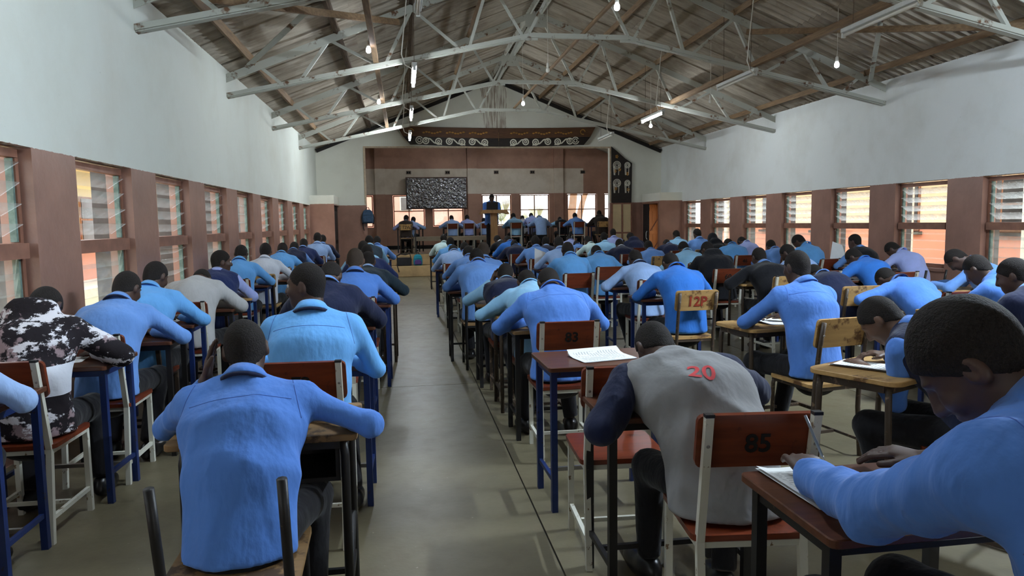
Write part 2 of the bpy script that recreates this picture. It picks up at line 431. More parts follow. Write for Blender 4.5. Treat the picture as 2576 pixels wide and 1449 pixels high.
mb.box(OX1 - 0.01, OX1 + 0.045, YF - 0.03, YF - 0.002, 2.05, OZ + 0.03); struct(mb.build('trim_3', 'trim_pale'))
# rust streaks under the ridge
t = NT('rust_streaks'); s1 = t.noise(3.0, 6, 0.6, stretch=(9, 1, 0.5))
t.b.inputs['Alpha'].default_value = 1.0
MATS['rust_streaks'] = t.out(t.mix(s1, srgb(196, 186, 164), srgb(120, 78, 50)), 0.8)
# rear gable wall behind the photographer, wide doorway
mb = MB(); mb.box(XL, 2.0, YR - 0.2, YR, 0, ZW - 0.03); mb.box(3.4, XR, YR - 0.2, YR, 0, ZW - 0.03)
mb.prism([(2.0, 2.2), (3.4, 2.2), (3.4, ZW - 0.03), (2.0, ZW - 0.03)], pf, YR - 0.2, YR)
mb.prism([(XL, ZW - 0.03), (XR, ZW - 0.03), (XM, ZR - 0.03)], pf, YR - 0.2, YR)
struct(mb.build('wall_rear', 'wall_paint'))

# ---- stage
mb = MB(); mb.box(XL + 0.01, XR - 0.01, YF + 0.21, YB, 0.0, STG); mb.box(OX0 + 0.01, OX1 - 0.01, 20.62, YF + 0.21, 0.0, STG)
struct(mb.build('floor_stage', 'concrete_floor'))
wood('step_wood', srgb(140, 112, 76), srgb(170, 140, 98), 0.7)
simple('step_plaster', srgb(168, 140, 100), 0.75, 0, 0.25, 3.0)
stp = thing('stage_steps', 'pair of worn plaster steps up to the stage at the aisle end', 'steps', (0.35, 20.2, 0))
MB().box(-1.3, 2.6, -0.42, 0.415, 0.0, 0.30).build('step', 'step_plaster', stp, bevel=0.012)
MB().box(-1.3, 2.6, -0.02, 0.415, 0.302, 0.595).build('step', 'step_plaster', stp, bevel=0.012)
SW = [(-1.28 - 0.86, -1.04), (-0.36, 0.74), (1.02, 2.10), (2.75, 3.82), (4.12, 5.20), (5.85, 6.96), (7.23, 7.80)]
Z0, Z1 = 1.37, 2.47
mb = MB(); mb.box(XL, XR, YB, YB + 0.2, 0, Z0); mb.prism([(XL, Z1), (XR, Z1), (XR, ZW + 0.05), (XM, ZR + 0.05), (XL, ZW + 0.05)], pf, YB, YB + 0.2)
x = XL
for a, b in SW:
    if a > x: mb.box(x, a, YB, YB + 0.2, Z0, Z1)
    x = b
mb.box(x, XR, YB, YB + 0.2, Z0, Z1)
for xc in (-0.78, 2.42, 5.52): mb.box(xc - 0.17, xc + 0.17, YB - 0.10, YB, STG, roof_z(xc) - 0.1)
wb = struct(mb.build('wall_stage_back', 'stage_paint'))
MB().box(XL + 0.01, XR - 0.01, YB - 0.03, YB - 0.001, STG, STG + 0.12).build('baseboard_stage', 'dark_hole')['kind'] = 'structure'
wb2 = simple('vent_grey', srgb(120, 104, 92), 0.8)
for u in (0.21, 1.56, 3.28, 4.58, 6.43):
    v = MB().box(u - 0.085, u + 0.085, YB - 0.014, YB - 0.001, 3.19, 3.31).build('vent_brick', 'vent_grey', wb)
    MB().box(u - 0.06, u - 0.008, YB - 0.02, YB - 0.0142, 3.215, 3.285).build('vent_slot', 'dark_hole', v)
    MB().box(u + 0.008, u + 0.06, YB - 0.02, YB - 0.0142, 3.215, 3.285).build('vent_slot', 'dark_hole', v)
for a, b in SW:
    n += 1; mb = MB(); xm = (a + b) / 2; tk = 0.035
    xa, xb = a + 0.01, b - 0.01
    mb.box(xa, xb, -0.02, 0.02, Z1 - 0.01 - tk, Z1 - 0.01); mb.box(xa, xb, -0.02, 0.02, Z0 + 0.01, Z0 + 0.01 + tk)
    for p in (xa, xm - tk / 2, xb - tk): mb.box(p, p + tk, -0.02, 0.02, Z0 + 0.045, Z1 - 0.045)
    zm = (Z0 + Z1) / 2; mb.box(xa + tk, xm - tk / 2, -0.018, 0.018, zm - 0.016, zm + 0.016); mb.box(xm + tk / 2, xb - tk, -0.018, 0.018, zm - 0.016, zm + 0.016)
    o = struct(mb.build('window_%d' % n, 'steel_red')); o.location = (0, YB + 0.1, 0)
    for p, q in ((xa + tk, xm - tk / 2), (xm + tk / 2, xb - tk)):
        for r0, r1 in ((Z0 + 0.045, zm - 0.016), (zm + 0.016, Z1 - 0.045)):
            MB().box(p + 0.002, q - 0.002, -0.003, 0.003, r0 + 0.002, r1 - 0.002).build('pane', 'dusty_glass', o)
    L = bpy.data.lights.new('window_portal', 'AREA'); L.shape = 'RECTANGLE'; L.size = b - a; L.size_y = 1.1; L.cycles.is_portal = True
    lo = bpy.data.objects.new('window_portal', L); COL.objects.link(lo); lo.location = ((a + b) / 2, YB + 0.3, 1.92); lo.rotation_euler = (R(-90), 0, 0)
L = bpy.data.lights.new('door_portal', 'AREA'); L.shape = 'RECTANGLE'; L.size = 1.4; L.size_y = 2.2; L.cycles.is_portal = True
lo = bpy.data.objects.new('door_portal', L); COL.objects.link(lo); lo.location = (2.7, YR - 0.3, 1.2); lo.rotation_euler = (R(90), 0, 0)

# ---- roof: corrugated sheets on purlins
ce = struct(MB().bar((XM, YR, ZR + 0.10), (XM, YB + 0.3, ZR + 0.10), 0.36, 0.04).build('ceiling', 'old_purlin'))
SLEN = math.hypot(XM - XL, ZR - ZW); ang = math.atan(SL)
def sheet_mesh(length, width, waves):
    me = bpy.data.meshes.new('roof_sheet'); npt = waves * 4 + 1; vs = []; fs = []
    for iz in (0, 1):
        for i in range(npt):
            y = width * i / (npt - 1); z = (0.0, 0.052, 0.068, 0.052)[i % 4] - iz * 0.008
            vs += [(0, y, z), (length, y, z)]
    for i in range(npt - 1):
        a = 2 * i; b = 2 * (npt + i); fs += [(a, a + 2, a + 3, a + 1), (b, b + 1, b + 3, b + 2)]
    for i in (0, npt - 1):
        a = 2 * i; b = 2 * (npt + i); fs.append((a, a + 1, b + 1, b))
    for i in range(npt - 1):
        for e in (0, 1):
            a = 2 * i + e; b = 2 * (npt + i) + e; fs.append((a, a + 2, b + 2, b))
    me.from_pydata(vs, [], fs); me.materials.append(MATS['asbestos_sheet']); return me
SM = sheet_mesh(SLEN / 3 + 0.14, 1.10, 7)
for side in (-1, 1):
    for r_ in range(3):
        for c_ in range(28):
            o = obj('roof_sheet', SM, None, ce)
            y = YR - 0.2 + c_ * 1.055
            M = Matrix.Translation((XL if side < 0 else XR, y if side < 0 else y + 1.1, ZW))
            if side > 0: M = M @ Matrix.Rotation(PI, 4, 'Z')
            M = M @ Matrix.Rotation(-ang, 4, 'Y') @ Matrix.Translation((r_ * SLEN / 3 - (0.35 if r_ == 0 else 0.06), 0, 0.055 + 0.012 * r_ + 0.004 * (c_ % 2)))
            if r_ == 0: M = M @ Matrix.Diagonal((1.15, 1, 1, 1))
            o.matrix_local = M
PX = [-2.06, -0.89, 0.21, 1.36]
for i, px in enumerate(PX):
    for side in (-1, 1):
        x = px if side < 0 else 2 * XM - px
        mt = 'old_purlin' if (i in (1, 2) and side < 0) else 'purlin_wood'
        for y0, y1 in ((YR, 3.7), (3.72, 10.7), (10.72, 17.7), (17.72, YF - 0.01)):
            o = MB().bar((x, y0, roof_z(x) + 0.008), (x, y1, roof_z(x) + 0.008), 0.06, 0.09, up=(-side * SL, 0, 1)).build('purlin', mt, ce)
for dx in (-0.11, 0.11):
    MB().bar((XM + dx, YR, ZR - 0.02), (XM + dx, YF - 0.01, ZR - 0.02), 0.04, 0.14).build('ridge_board', 'truss_paint', ce)
# dark rafter board against the gable
for side in (-1, 1):
    x0 = XL if side < 0 else XR
    MB().bar((x0 - side * 0.03, YF - 0.045, ZW - 0.06), (XM + side * 0.1, YF - 0.045, ZR - 0.08), 0.05, 0.10, up=(-side * SL, 0, 1)).build('verge_board', 'black_wood', ce)

# ---- trusses (steel angles) every 3.5 m
CH0, CHM = 3.33, 4.27
def chord_z(x):
    xx = x if x <= XM else 2 * XM - x
    return CH0 + (CHM - CH0) * min(1.0, (xx - XL) / (1.95 - XL))
TY = [3.77, 7.27, 10.77, 14.27, 17.77]
TL = ['overhead steel roof truss just above the camera', 'nearest steel roof truss in view, rusty and partly cut off at top left',
      'second steel roof truss from the camera with white chipped paint', 'third steel roof truss from the camera, behind the hanging lit tube',
      'farthest steel roof truss, just in front of the carved stage banner']
BN = [(-1.68, -1.43), (-0.31, -0.20), (0.91, 1.04), (1.86, 1.95)]
TN = [-1.99, -1.0, 0.2, 1.36]
for y, lab in zip(TY, TL):
    T = thing('roof_truss', lab, 'truss', (0, y, 0), 0, 'steel roof trusses')
    tz = lambda x: roof_z(x) - 0.075
    for side in (-1, 1):
        X = lambda x: x if side < 0 else 2 * XM - x
        P = lambda x, z, dy=0: (X(x), dy, z)
        MB().bar(P(XL - 0.1, roof_z(XL) - 0.075 - 0.04), P(XM, tz(XM)), 0.012, 0.11, up=(0, 0, 1)).build('top_chord', 'truss_paint', T)
        MB().bar(P(XL - 0.1, CH0 - 0.02), P(1.95, CHM), 0.045, 0.055).build('bottom_chord', 'truss_paint', T)
        MB().bar(P(XL - 0.1, CH0 - 0.055, 0.045), P(1.95, CHM - 0.035, 0.045), 0.09, 0.01).build('chord_flange', 'truss_paint', T)
        pairs = [(TN[0], BN[0][0]), (TN[1], BN[0][1]), (TN[1], BN[1][0]), (TN[2], BN[1][1]), (TN[2], BN[2][0]), (TN[3], BN[2][1]), (TN[3], BN[3][0]), (XM - 0.1, 1.93)]
        for q, (a, b) in enumerate(pairs):
            MB().bar(P(a, tz(a), 0.03), P(b, chord_z(b), 0.03), 0.045, 0.05 if q % 2 else 0.012, up=(0, 1, 0)).build('web_member', 'truss_paint', T)
        MB().box(X(1.95) - 0.13, X(1.95) + 0.13, -0.02, 0.0, CHM - 0.075, CHM - 0.038).build('splice_plate', 'truss_paint', T)
        MB().bar((X(XL) + side * 0.08, 0, CH0 - 0.1), (X(XL) + side * 0.08, 0, roof_z(XL) - 0.05), 0.04, 0.05, up=(1, 0, 0)).build('end_post', 'truss_paint', T)
    MB().bar((1.95, 0, CHM), (2 * XM - 1.95, 0, CHM), 0.05, 0.07).build('bottom_chord', 'truss_paint', T)
    MB().box(XM - 0.22, XM + 0.22, -0.008, 0.008, ZR - 0.34, ZR - 0.10).build('ridge_plate', 'truss_paint', T)
# timber runners laid along the bottom chords
for x, lab in ((-0.34, 'brown timber runner on the truss chords left of the hanging tubes'), (2.83, 'thin brown pole running along the middle of the truss chords'), (5.57, 'long brown timber runner on the chords beside the right tube lights')):
    T = thing('timber_runner', lab, 'beam', (x, 0, chord_z(x) + (0.065 if x > 0 and x < 4 else 0.075)), 0, 'timber runners')
    if x == 2.83: MB().tube([(0, YR + 0.1, 0), (0.04, 4, 0.01), (-0.03, 10, 0), (0.0, 17.9, 0.0)], 0.03).build('pole', 'purlin_wood', T, True)
    else: MB().bar((0, YR + 0.1, 0), (0.0, 17.95, 0), 0.07, 0.08).build('timber', 'purlin_wood', T)
for (a, b, lab) in (((-1.84, 7.4, 3.66), (0.0, 10.74, 4.40), 'brown timber brace slanting between the two nearest trusses at upper left'),
                    ((7.35, 7.4, 3.64), (5.44, 10.74, 4.40), 'brown timber brace slanting across at upper right'),):
    o = MB().bar(a, b, 0.05, 0.08).build('timber_brace', 'purlin_wood'); tag(o, lab, 'beam')

# flat steel wind braces under the roof sheets between the two nearest trusses
def on_roof(u, v, side, dz=0.13):
    d = ray(u, v); k = SL if side < 0 else -SL; x0 = XL if side < 0 else XR
    tt = (ZW - dz - CAM_POS.z - k * x0) / (d.z - k * d.x); return CAM_POS + d * tt
for q0, q1, sd_, lab in (((772, 28), (620, 170), -1, 'flat steel wind brace under the left roof slope'), ((2224, 2), (2190, 203), 1, 'flat steel wind brace under the right roof slope')):
    o = MB().bar(on_roof(*q0, sd_), on_roof(*q1, sd_), 0.07, 0.012, up=(-sd_ * SL, 0, 1)).build('wind_brace', 'truss_paint'); tag(o, lab, 'beam')
# ---- lamps
def tube_lamp(x, y, z, lit, label):
    near = lit and y < 5
    T = thing('fluorescent_lamp', label, 'lamp', (x, y, z), 0, 'fluorescent tube lamps')
    MB().box(-0.035, 0.035, -0.63, 0.63, 0.025, 0.075).build('lamp_body', 'metal_pale', T, bevel=0.006)
    for e in (-0.615, 0.615): MB().box(-0.02, 0.02, e - 0.014, e + 0.014, -0.03, 0.026).build('tube_holder', 'metal_pale', T)
    MB().tube([(0, -0.6, 0), (0, 0.6, 0)], 0.018, 12).build('tube', ('tube_lit_right' if near and x > 3 else 'tube_lit_near' if near else 'tube_stage_fill' if y > 22 else 'tube_lit_far' if y > 17 else 'tube_lit') if lit else 'tube_off', T, True)
    zt = roof_z(x) - z + 0.09
    for e in (-0.45, 0.45): MB().tube([(0, e, 0.07), (0.01, e, zt * 0.5), (0, e, zt)], 0.004, 5).build('hanging_wire', 'old_purlin', T)
    c = [(0, -0.6, 0.07), (-0.04, -0.66, -0.02), (-0.13, -0.70, 0.02), (-0.17, -0.68, 0.16), (-0.13, -0.66, 0.5), (-0.05, -0.66, zt)]
    MB().tube(c, 0.008, 6).build('flex_cord', 'tube_off', T, True)
for x, z, rows in ((0.2, 3.56, ((0.0, 0, 'unlit tube lamp left of centre behind the camera'), (3.5, 1, 'lit white tube lamp overhead left of the aisle above the front desks'), (6.75, 0, 'unlit tube lamp hanging left of the ridge at the top of the picture'),
                    (10.45, 1, 'largest lit tube lamp hanging left of the ridge'), (13.95, 1, 'middle one of the three lit tubes hanging left of the ridge'), (17.4, 1, 'smallest lit tube, hanging before the carved banner'))),
                   (5.1, 3.56, ((0.0, 0, 'unlit tube lamp right of centre behind the camera'), (3.5, 1, 'lit white tube lamp overhead at the right above the front desks'), (7.1, 0, 'unlit tube lamp at the top right edge of the picture'),
                    (10.4, 0, 'unlit white tube lamp in the middle of the right roof slope'), (14.1, 1, 'lit tube lamp on the right roof slope'), (17.5, 0, 'small unlit tube lamp right of the carved banner')))):
    for y, lit, lab in rows: tube_lamp(x, y, z, lit, lab)
def bulb(P, lit, label):
    T = thing('bulb_lamp', label, 'lamp', P, 0, 'hanging bulbs')
    MB().lathe([(0.006, 0.13), (0.02, 0.12), (0.024, 0.06), (0.02, 0.045)], 10).build('bulb_socket', 'tube_off', T, True)
    MB().lathe([(0.018, 0.05), (0.03, 0.03), (0.034, 0.005), (0.03, -0.015), (0.016, -0.028), (0.004, -0.031)], 14).build('bulb_glass', 'bulb_lit' if lit else 'tube_off', T, True)
    zt = roof_z(P[0]) - P[2] + 0.09
    MB().tube([(0, 0, 0.125), (0.004, 0, 0.2), (0, 0, zt)], 0.004, 5).build('hanging_wire', 'tube_off', T)
for q, z, lit, lab in (((927, 128), 3.75, 1, 'lit bulb hanging by the left brown runner, nearest of the left bulbs'), ((1552, 20), 3.85, 1, 'lit bulb at the top centre of the picture'),
                       ((2105, 165), 3.62, 1, 'lit bulb hanging at the upper right near the white wall'), ((953, 258), 3.75, 1, 'small lit bulb farther along the left brown runner'),
                       ((1316, 262), 3.85, 1, 'tiny lit bulb near the gable wall in the centre'), ((1637, 318), 3.55, 1, 'small lit bulb just below the lit tube on the right slope'),
                       ((1378, 178), 3.9, 0, 'unlit bulb hanging from the thin brown pole'), ((1787, 256), 3.6, 0, 'unlit bulb hanging on the right roof slope')):
    bulb(atz(q[0], q[1], z), lit, lab)

tube_lamp(2.7, 22.6, 4.3, 1, 'unseen tube lamp added to brighten the stage, hidden behind the wall above the opening')  # added fill lamp, out of view, lifts the dim stage
# ---- outside
t = NT('sand_ground'); MATS['sand_ground'] = t.out(t.mix(t.noise(0.6, 8, 0.6), srgb(196, 176, 146), srgb(150, 150, 110)), 0.95)
g = MB(); g.box(-60, XL - WT - 0.01, -40, 80, -0.3, -0.05); g.box(XR + WT + 0.01, 70, -40, 80, -0.3, -0.05); g.box(XL - WT - 0.01, XR + WT + 0.01, YB + 0.21, 80, -0.3, -0.05); g.box(XL - WT - 0.01, XR + WT + 0.01, -40, YR - 0.21, -0.3, -0.05)
struct(g.build('ground_outside', 'sand_ground'))
def two_tone(name, up, low, z):
    t = NT(name); iz = t.math('GREATER_THAN', t.xyz()[2], z)
    MATS[name] = t.out(t.mix(iz, t.mix(t.noise(2, 5), mul(low, 0.9), low), up), 0.85)
two_tone('block_paint_left', srgb(244, 222, 172), srgb(220, 142, 112), 1.4)
two_tone('block_paint_right', srgb(244, 214, 176), srgb(222, 146, 116), 1.2)
simple('roof_sheet_pale', srgb(196, 192, 188), 0.6, 0, 0.2, 5)
simple('post_white', srgb(226, 220, 206), 0.7, 0, 0.1)
simple('window_dark', srgb(58, 56, 56), 0.25, 0, 0.3, 4)
def class_block(s, x, mat, label):
    B = thing('classroom_block', label, 'building', (x, 13, 0))
    MB().box(min(0, s * 0.2), max(0, s * 0.2), -14, 16, -0.05, 3.3).build('wall', mat, B)
    MB().bar((s * 2.0, -14.5, 4.0), (s * 2.0, 16.5, 4.0), 0.01, 0.01).build('ridge', 'roof_sheet_pale', B)
    mb = MB(); mb.prism([(-s * 1.2, 3.0), (-s * 1.2, 3.07), (s * 2.4, 4.2), (s * 2.4, 4.12)], lambda a, b, tt: (a, tt, b), -14.5, 16.5); mb.build('roof', 'roof_sheet_pale', B)
    for i in range(9):
        y = -13 + i * 3.3
        f = MB().box(-s * 0.03 if s > 0 else 0.0, 0.0 if s > 0 else 0.03, y, y + 1.5, 1.1, 2.3).build('window', 'steel_red', B)
        for j in range(2):
            for q in range(2):
                MB().box(-s * 0.045 if s > 0 else 0.031, -0.031 if s > 0 else 0.045, y + 0.06 + j * 0.72, y + 0.72 + j * 0.72, 1.16 + q * 0.57, 1.68 + q * 0.57).build('pane', 'window_dark', f)
        MB().box(-s * 0.12 if s > 0 else 0.0, 0.0 if s > 0 else 0.12, y - 0.1, y + 1.6, 1.0, 1.08).build('sill', 'window_dark', B)
        MB().tube([(-s * 1.0, y + 2.4, -0.05), (-s * 1.0, y + 2.4, 3.05)], 0.09, 10).build('veranda_post', 'post_white', B)
    MB().box(min(-s * 1.3, 0), max(-s * 1.3, 0), -14, 16, -0.05, 0.12).build('veranda_floor', 'post_white', B)
class_block(-1, -8.3, 'block_paint_left', 'cream and orange classroom block outside the left windows')
class_block(1, 13.2, 'block_paint_right', 'orange classroom block with veranda outside the right windows')
simple('pink_wall', srgb(226, 168, 148), 0.85, 0, 0.08, 2)
B = thing('neighbour_building', 'pink rendered building behind the left stage windows', 'building', (-2, 29.5, 0))
MB().box(-2.2, 5.1, 0, 0.3, -0.05, 4.6).build('wall', 'pink_wall', B); MB().box(-2.4, 5.3, -0.5, 0.5, 4.6, 4.72).build('roof', 'roof_sheet_pale', B)
w_ = MB().box(1.86, 2.36, -0.03, 0.0, 2.0, 2.6).build('window', 'post_white', B); MB().box(1.9, 2.32, -0.04, -0.031, 2.04, 2.56).build('pane', 'window_dark', w_)
B = thing('shed', 'low shed with pale corrugated roof behind the right stage windows', 'building', (8.5, 36, 0))
MB().box(-4.2, 9, 0, 4, -0.05, 1.3).build('wall', 'pink_wall', B)
mb = MB()
prof = [(-4.6 + i * 0.12, 0.03 * (i % 2)) for i in range(116)]
vs = []; fs = []
for x_, dz in prof: vs += [(x_, -0.6, 1.25 + dz), (x_, 4.4, 3.0 + dz)]
for i in range(len(prof) - 1): fs.append((2 * i, 2 * i + 2, 2 * i + 3, 2 * i + 1))
mb.add(vs, fs); mb.build('roof', 'roof_sheet_pale', B)
t = NT('bark'); MATS['bark'] = t.out(t.mix(t.noise(6, 8, 0.7, stretch=(1, 1, 0.3)), srgb(196, 140, 92), srgb(96, 66, 46)), 0.9)
simple('leaf_green', srgb(120, 160, 90), 0.6, 0, 0.3)
simple('leaf_dry', srgb(186, 186, 140), 0.7, 0, 0.3)
T = thing('tree', 'tree with forked tan trunk outside the right stage windows', 'tree', (7.0, 28.5, 0))
MB().tube([(0.05, 0, -0.1), (-0.08, 0, 0.9), (-0.2, 0, 1.5), (-0.1, 0, 2.2), (0.0, 0, 3.2), (-0.3, 0, 4.2)], [0.2, 0.18, 0.19, 0.16, 0.14, 0.12], 12).build('trunk', 'bark', T, True)
MB().tube([(0.28, 0.4, -0.1), (0.32, 0.4, 1.0), (0.22, 0.3, 1.6), (0.4, 0.3, 2.3), (0.8, 0.3, 3.4)], [0.15, 0.14, 0.14, 0.11, 0.08], 10).build('branch', 'bark', T, True)
rl = random.Random(3); mb = MB()
for i in range(500):
    a = rl.uniform(0, 2 * PI); rr = 1.6 * rl.random() ** 0.5; c = Vector((rr * math.cos(a), rr * math.sin(a), 4.3 + rl.uniform(-0.7, 0.9)))
    M = Matrix.Translation(c) @ Matrix.Rotation(rl.uniform(0, 6.28), 4, Vector((rl.uniform(-1, 1), rl.uniform(-1, 1), rl.uniform(-1, 1))).normalized())
    mb.add([M @ Vector(p) for p in ((-0.1, 0, 0), (0, -0.04, 0.01), (0.12, 0, 0), (0, 0.04, 0.01))], [(0, 1, 2, 3)])
o = mb.build('foliage', 'leaf_green', T); o['kind'] = 'stuff'
def palm(x, y, z, nf, label, sc=1.0):
    T = thing('palm_plant', label, 'plant', (x, y, z), 0, 'palms outside the stage windows')
    MB().tube([(0, 0, -z - 0.06), (0.02, 0, 0)], 0.08 * sc, 8).build('stem', 'bark', T)
    for i in range(nf):
        a = 2 * PI * i / nf + 0.3; mb = MB(); el = R(25 + 40 * ((i * 7) % 5) / 4)
        for j in range(11):
            b = a + R(-60 + 12 * j); L_ = 0.85 * sc * (1 - 0.03 * abs(j - 5))
            d = Vector((math.cos(b) * math.cos(el), math.sin(b) * math.cos(el), math.sin(el))); sd = Vector((-math.sin(b), math.cos(b), 0)) * 0.018 * sc
            r0 = Vector((math.cos(a), math.sin(a), math.tan(el))) * 0.25 * sc
            mb.add([r0 - sd * 0.4, r0 + d * L_ * 0.5 - sd, r0 + d * L_ + Vector((0, 0, -0.05)), r0 + d * L_ * 0.5 + sd, r0 + sd * 0.4], [(0, 1, 2, 3, 4)])
        mb.tube([(0, 0, 0), r0], 0.01, 5); mb.build('frond', 'leaf_dry' if i % 3 else 'leaf_green', T)
palm(3.75, 27.2, 1.25, 9, 'fan palm showing behind the lectern in the stage window')
palm(5.3, 28.4, 1.05, 9, 'fan palm filling the lower half of the middle right stage window')

# ================================================================ FURNITURE
wood('varnish_red', srgb(92, 40, 24), srgb(122, 56, 32), 0.3, worn=srgb(76, 34, 22), wl=0.6, axis=(1.2, 10, 10))
wood('varnish_dark', srgb(70, 40, 28), srgb(100, 60, 40), 0.35, worn=srgb(120, 84, 58), wl=0.66, axis=(1.2, 10, 10))
wood('worn_tan', srgb(164, 128, 78), srgb(192, 154, 98), 0.55, worn=srgb(104, 72, 42), wl=0.55, axis=(1.2, 9, 9))
wood('worn_brown', srgb(120, 92, 58), srgb(150, 116, 74), 0.6, worn=srgb(74, 54, 36), wl=0.52, axis=(1.2, 9, 9))
def chipped(name, c, under, lv):
    t = NT(name); m = t.ramp(t.noise(22.0, 8, 0.7), [(lv, 0.0), (lv + 0.03, 1.0)])
    MATS[name] = t.out(t.mix(m, c, under), 0.45, 0, 0.4)
chipped('white_steel', srgb(206, 204, 190), srgb(120, 96, 70), 0.62)
chipped('blue_steel', srgb(24, 43, 92), srgb(40, 34, 32), 0.60)
chipped('black_steel', srgb(30, 28, 28), srgb(92, 76, 62), 0.64)
chipped('brown_steel', srgb(70, 58, 48), srgb(120, 100, 80), 0.58)
simple('bolt_steel', srgb(170, 166, 160), 0.35, 0.8, 0.1)
simple('stencil_black', srgb(18, 14, 12), 0.7, 0, 0.3)
simple('stencil_red', srgb(150, 50, 30), 0.7, 0, 0.3)
simple('stencil_dark', srgb(60, 46, 34), 0.7, 0, 0.3)
simple('print_red', srgb(206, 70, 74), 0.8, 0, 0.2)
t = NT('paper_print'); uvw = t.xyz()
ln = t.math('FRACT', t.math('MULTIPLY', uvw[1], 62.0)); l1 = t.math('LESS_THAN', ln, 0.42)
wd = t.math('GREATER_THAN', t.noise(60.0, 1, 0.5, stretch=(1.0, 0.35, 1)), 0.44)
ins = t.math('MULTIPLY', t.math('LESS_THAN', t.math('ABSOLUTE', uvw[0]), 0.082), t.math('LESS_THAN', t.math('ABSOLUTE', uvw[1]), 0.125))
MATS['paper_print'] = t.out(t.mix(t.math('MULTIPLY', t.math('MULTIPLY', l1, wd), t.math('MULTIPLY', ins, 0.4)), srgb(235, 236, 234), srgb(70, 72, 80)), 0.85, 0, 0.1)
simple('paper_plain', srgb(236, 238, 238), 0.85, 0, 0.02)

STORE = Vector((0, 0, 0))
def chair_proto(kind):
    fr = {'red': 'white_steel', 'reddark': 'brown_steel', 'tan': 'brown_steel', 'bare': 'black_steel', 'tanwhite': 'white_steel'}[kind]
    wd = {'red': 'varnish_red', 'reddark': 'varnish_red', 'tan': 'worn_tan', 'bare': 'worn_brown', 'tanwhite': 'worn_tan'}[kind]
    C = bpy.data.objects.new('school_chair', None); COL.objects.link(C)
    w = 0.025; hx = 0.165
    rnd_tube = kind in ('bare', 'tan')
    for s in (-1, 1):
        x = s * hx
        if rnd_tube:
            MB().tube([(x, 0.19, 0.0), (x, 0.185, 0.40), (x, 0.17, 0.43)], 0.013, 8).build('front_leg', fr, C, True)
            MB().tube([(x, -0.21, 0.0), (x, -0.185, 0.30), (x, -0.19, 0.45), (x, -0.225, 0.62 if kind == 'bare' else 0.70), (x, -0.255, 0.78 if kind == 'bare' else 0.845)], 0.0145, 8).build('back_leg', fr, C, True)
            MB().tube([(x, 0.185, 0.10), (x, -0.19, 0.10)], 0.009, 6).build('side_stretcher', fr, C)
            MB().tube([(x, 0.185, 0.425), (x, -0.185, 0.425)], 0.011, 6).build('side_rail', fr, C)
        else:
            MB().box(x - w / 2, x + w / 2, 0.165, 0.19, 0, 0.438).build('front_leg', fr, C)
            mb = MB(); mb.bar((x, -0.225, 0.0), (x, -0.185, 0.44), w, w, up=(0, 1, 0)); mb.bar((x, -0.185, 0.44), (x, -0.262, 0.865), w, w, up=(0, 1, 0)); mb.build('back_leg', fr, C)
            MB().bar((x, -0.212, 0.12), (x, 0.17, 0.12), 0.018, 0.02).build('side_stretcher', fr, C)
            MB().bar((x, -0.18, 0.428), (x, 0.17, 0.428), 0.022, 0.022).build('side_rail', fr, C)
            MB().box(x - 0.014, x + 0.014, -0.276, -0.25, 0.862, 0.872).build('leg_cap', 'black_steel', C)
    MB().bar((-hx, 0.175, 0.428), (hx, 0.175, 0.428), 0.02, 0.02).build('cross_rail', fr, C)
    MB().bar((-hx, -0.18, 0.428), (hx, -0.18, 0.428), 0.02, 0.02).build('cross_rail', fr, C)
    MB().bar((-hx + 0.013, 0.0, 0.12 if not rnd_tube else 0.10), (hx - 0.013, 0.0, 0.12 if not rnd_tube else 0.10), 0.016, 0.018).build('cross_stretcher', fr, C)
    mb = MB(); mb.prism(rrect(0.38, 0.39, 0.03), lambda a, b, t_: (a, b, t_), 0.441, 0.461); mb.build('seat', wd, C)
    if kind != 'bare':
        tl = math.atan2(0.077, 0.425); M = Matrix.Translation((0, -0.2235, 0.775)) @ Matrix.Rotation(tl, 4, 'X')
        mb = MB(); mb.prism(rrect(0.385, 0.175, 0.022), lambda a, b, t_: M @ Vector((a, t_, b)), -0.004, 0.014); bk = mb.build('backrest', wd, C)
        for s in (-1, 1):
            MB().lathe([(0.007, 0), (0.006, 0.004), (0.002, 0.005)], 8, M @ Matrix.Translation((s * hx, -0.031 if not rnd_tube else -0.034, 0)) @ Matrix.Rotation(R(90), 4, 'X')).build('bolt', 'bolt_steel', C)
    return C
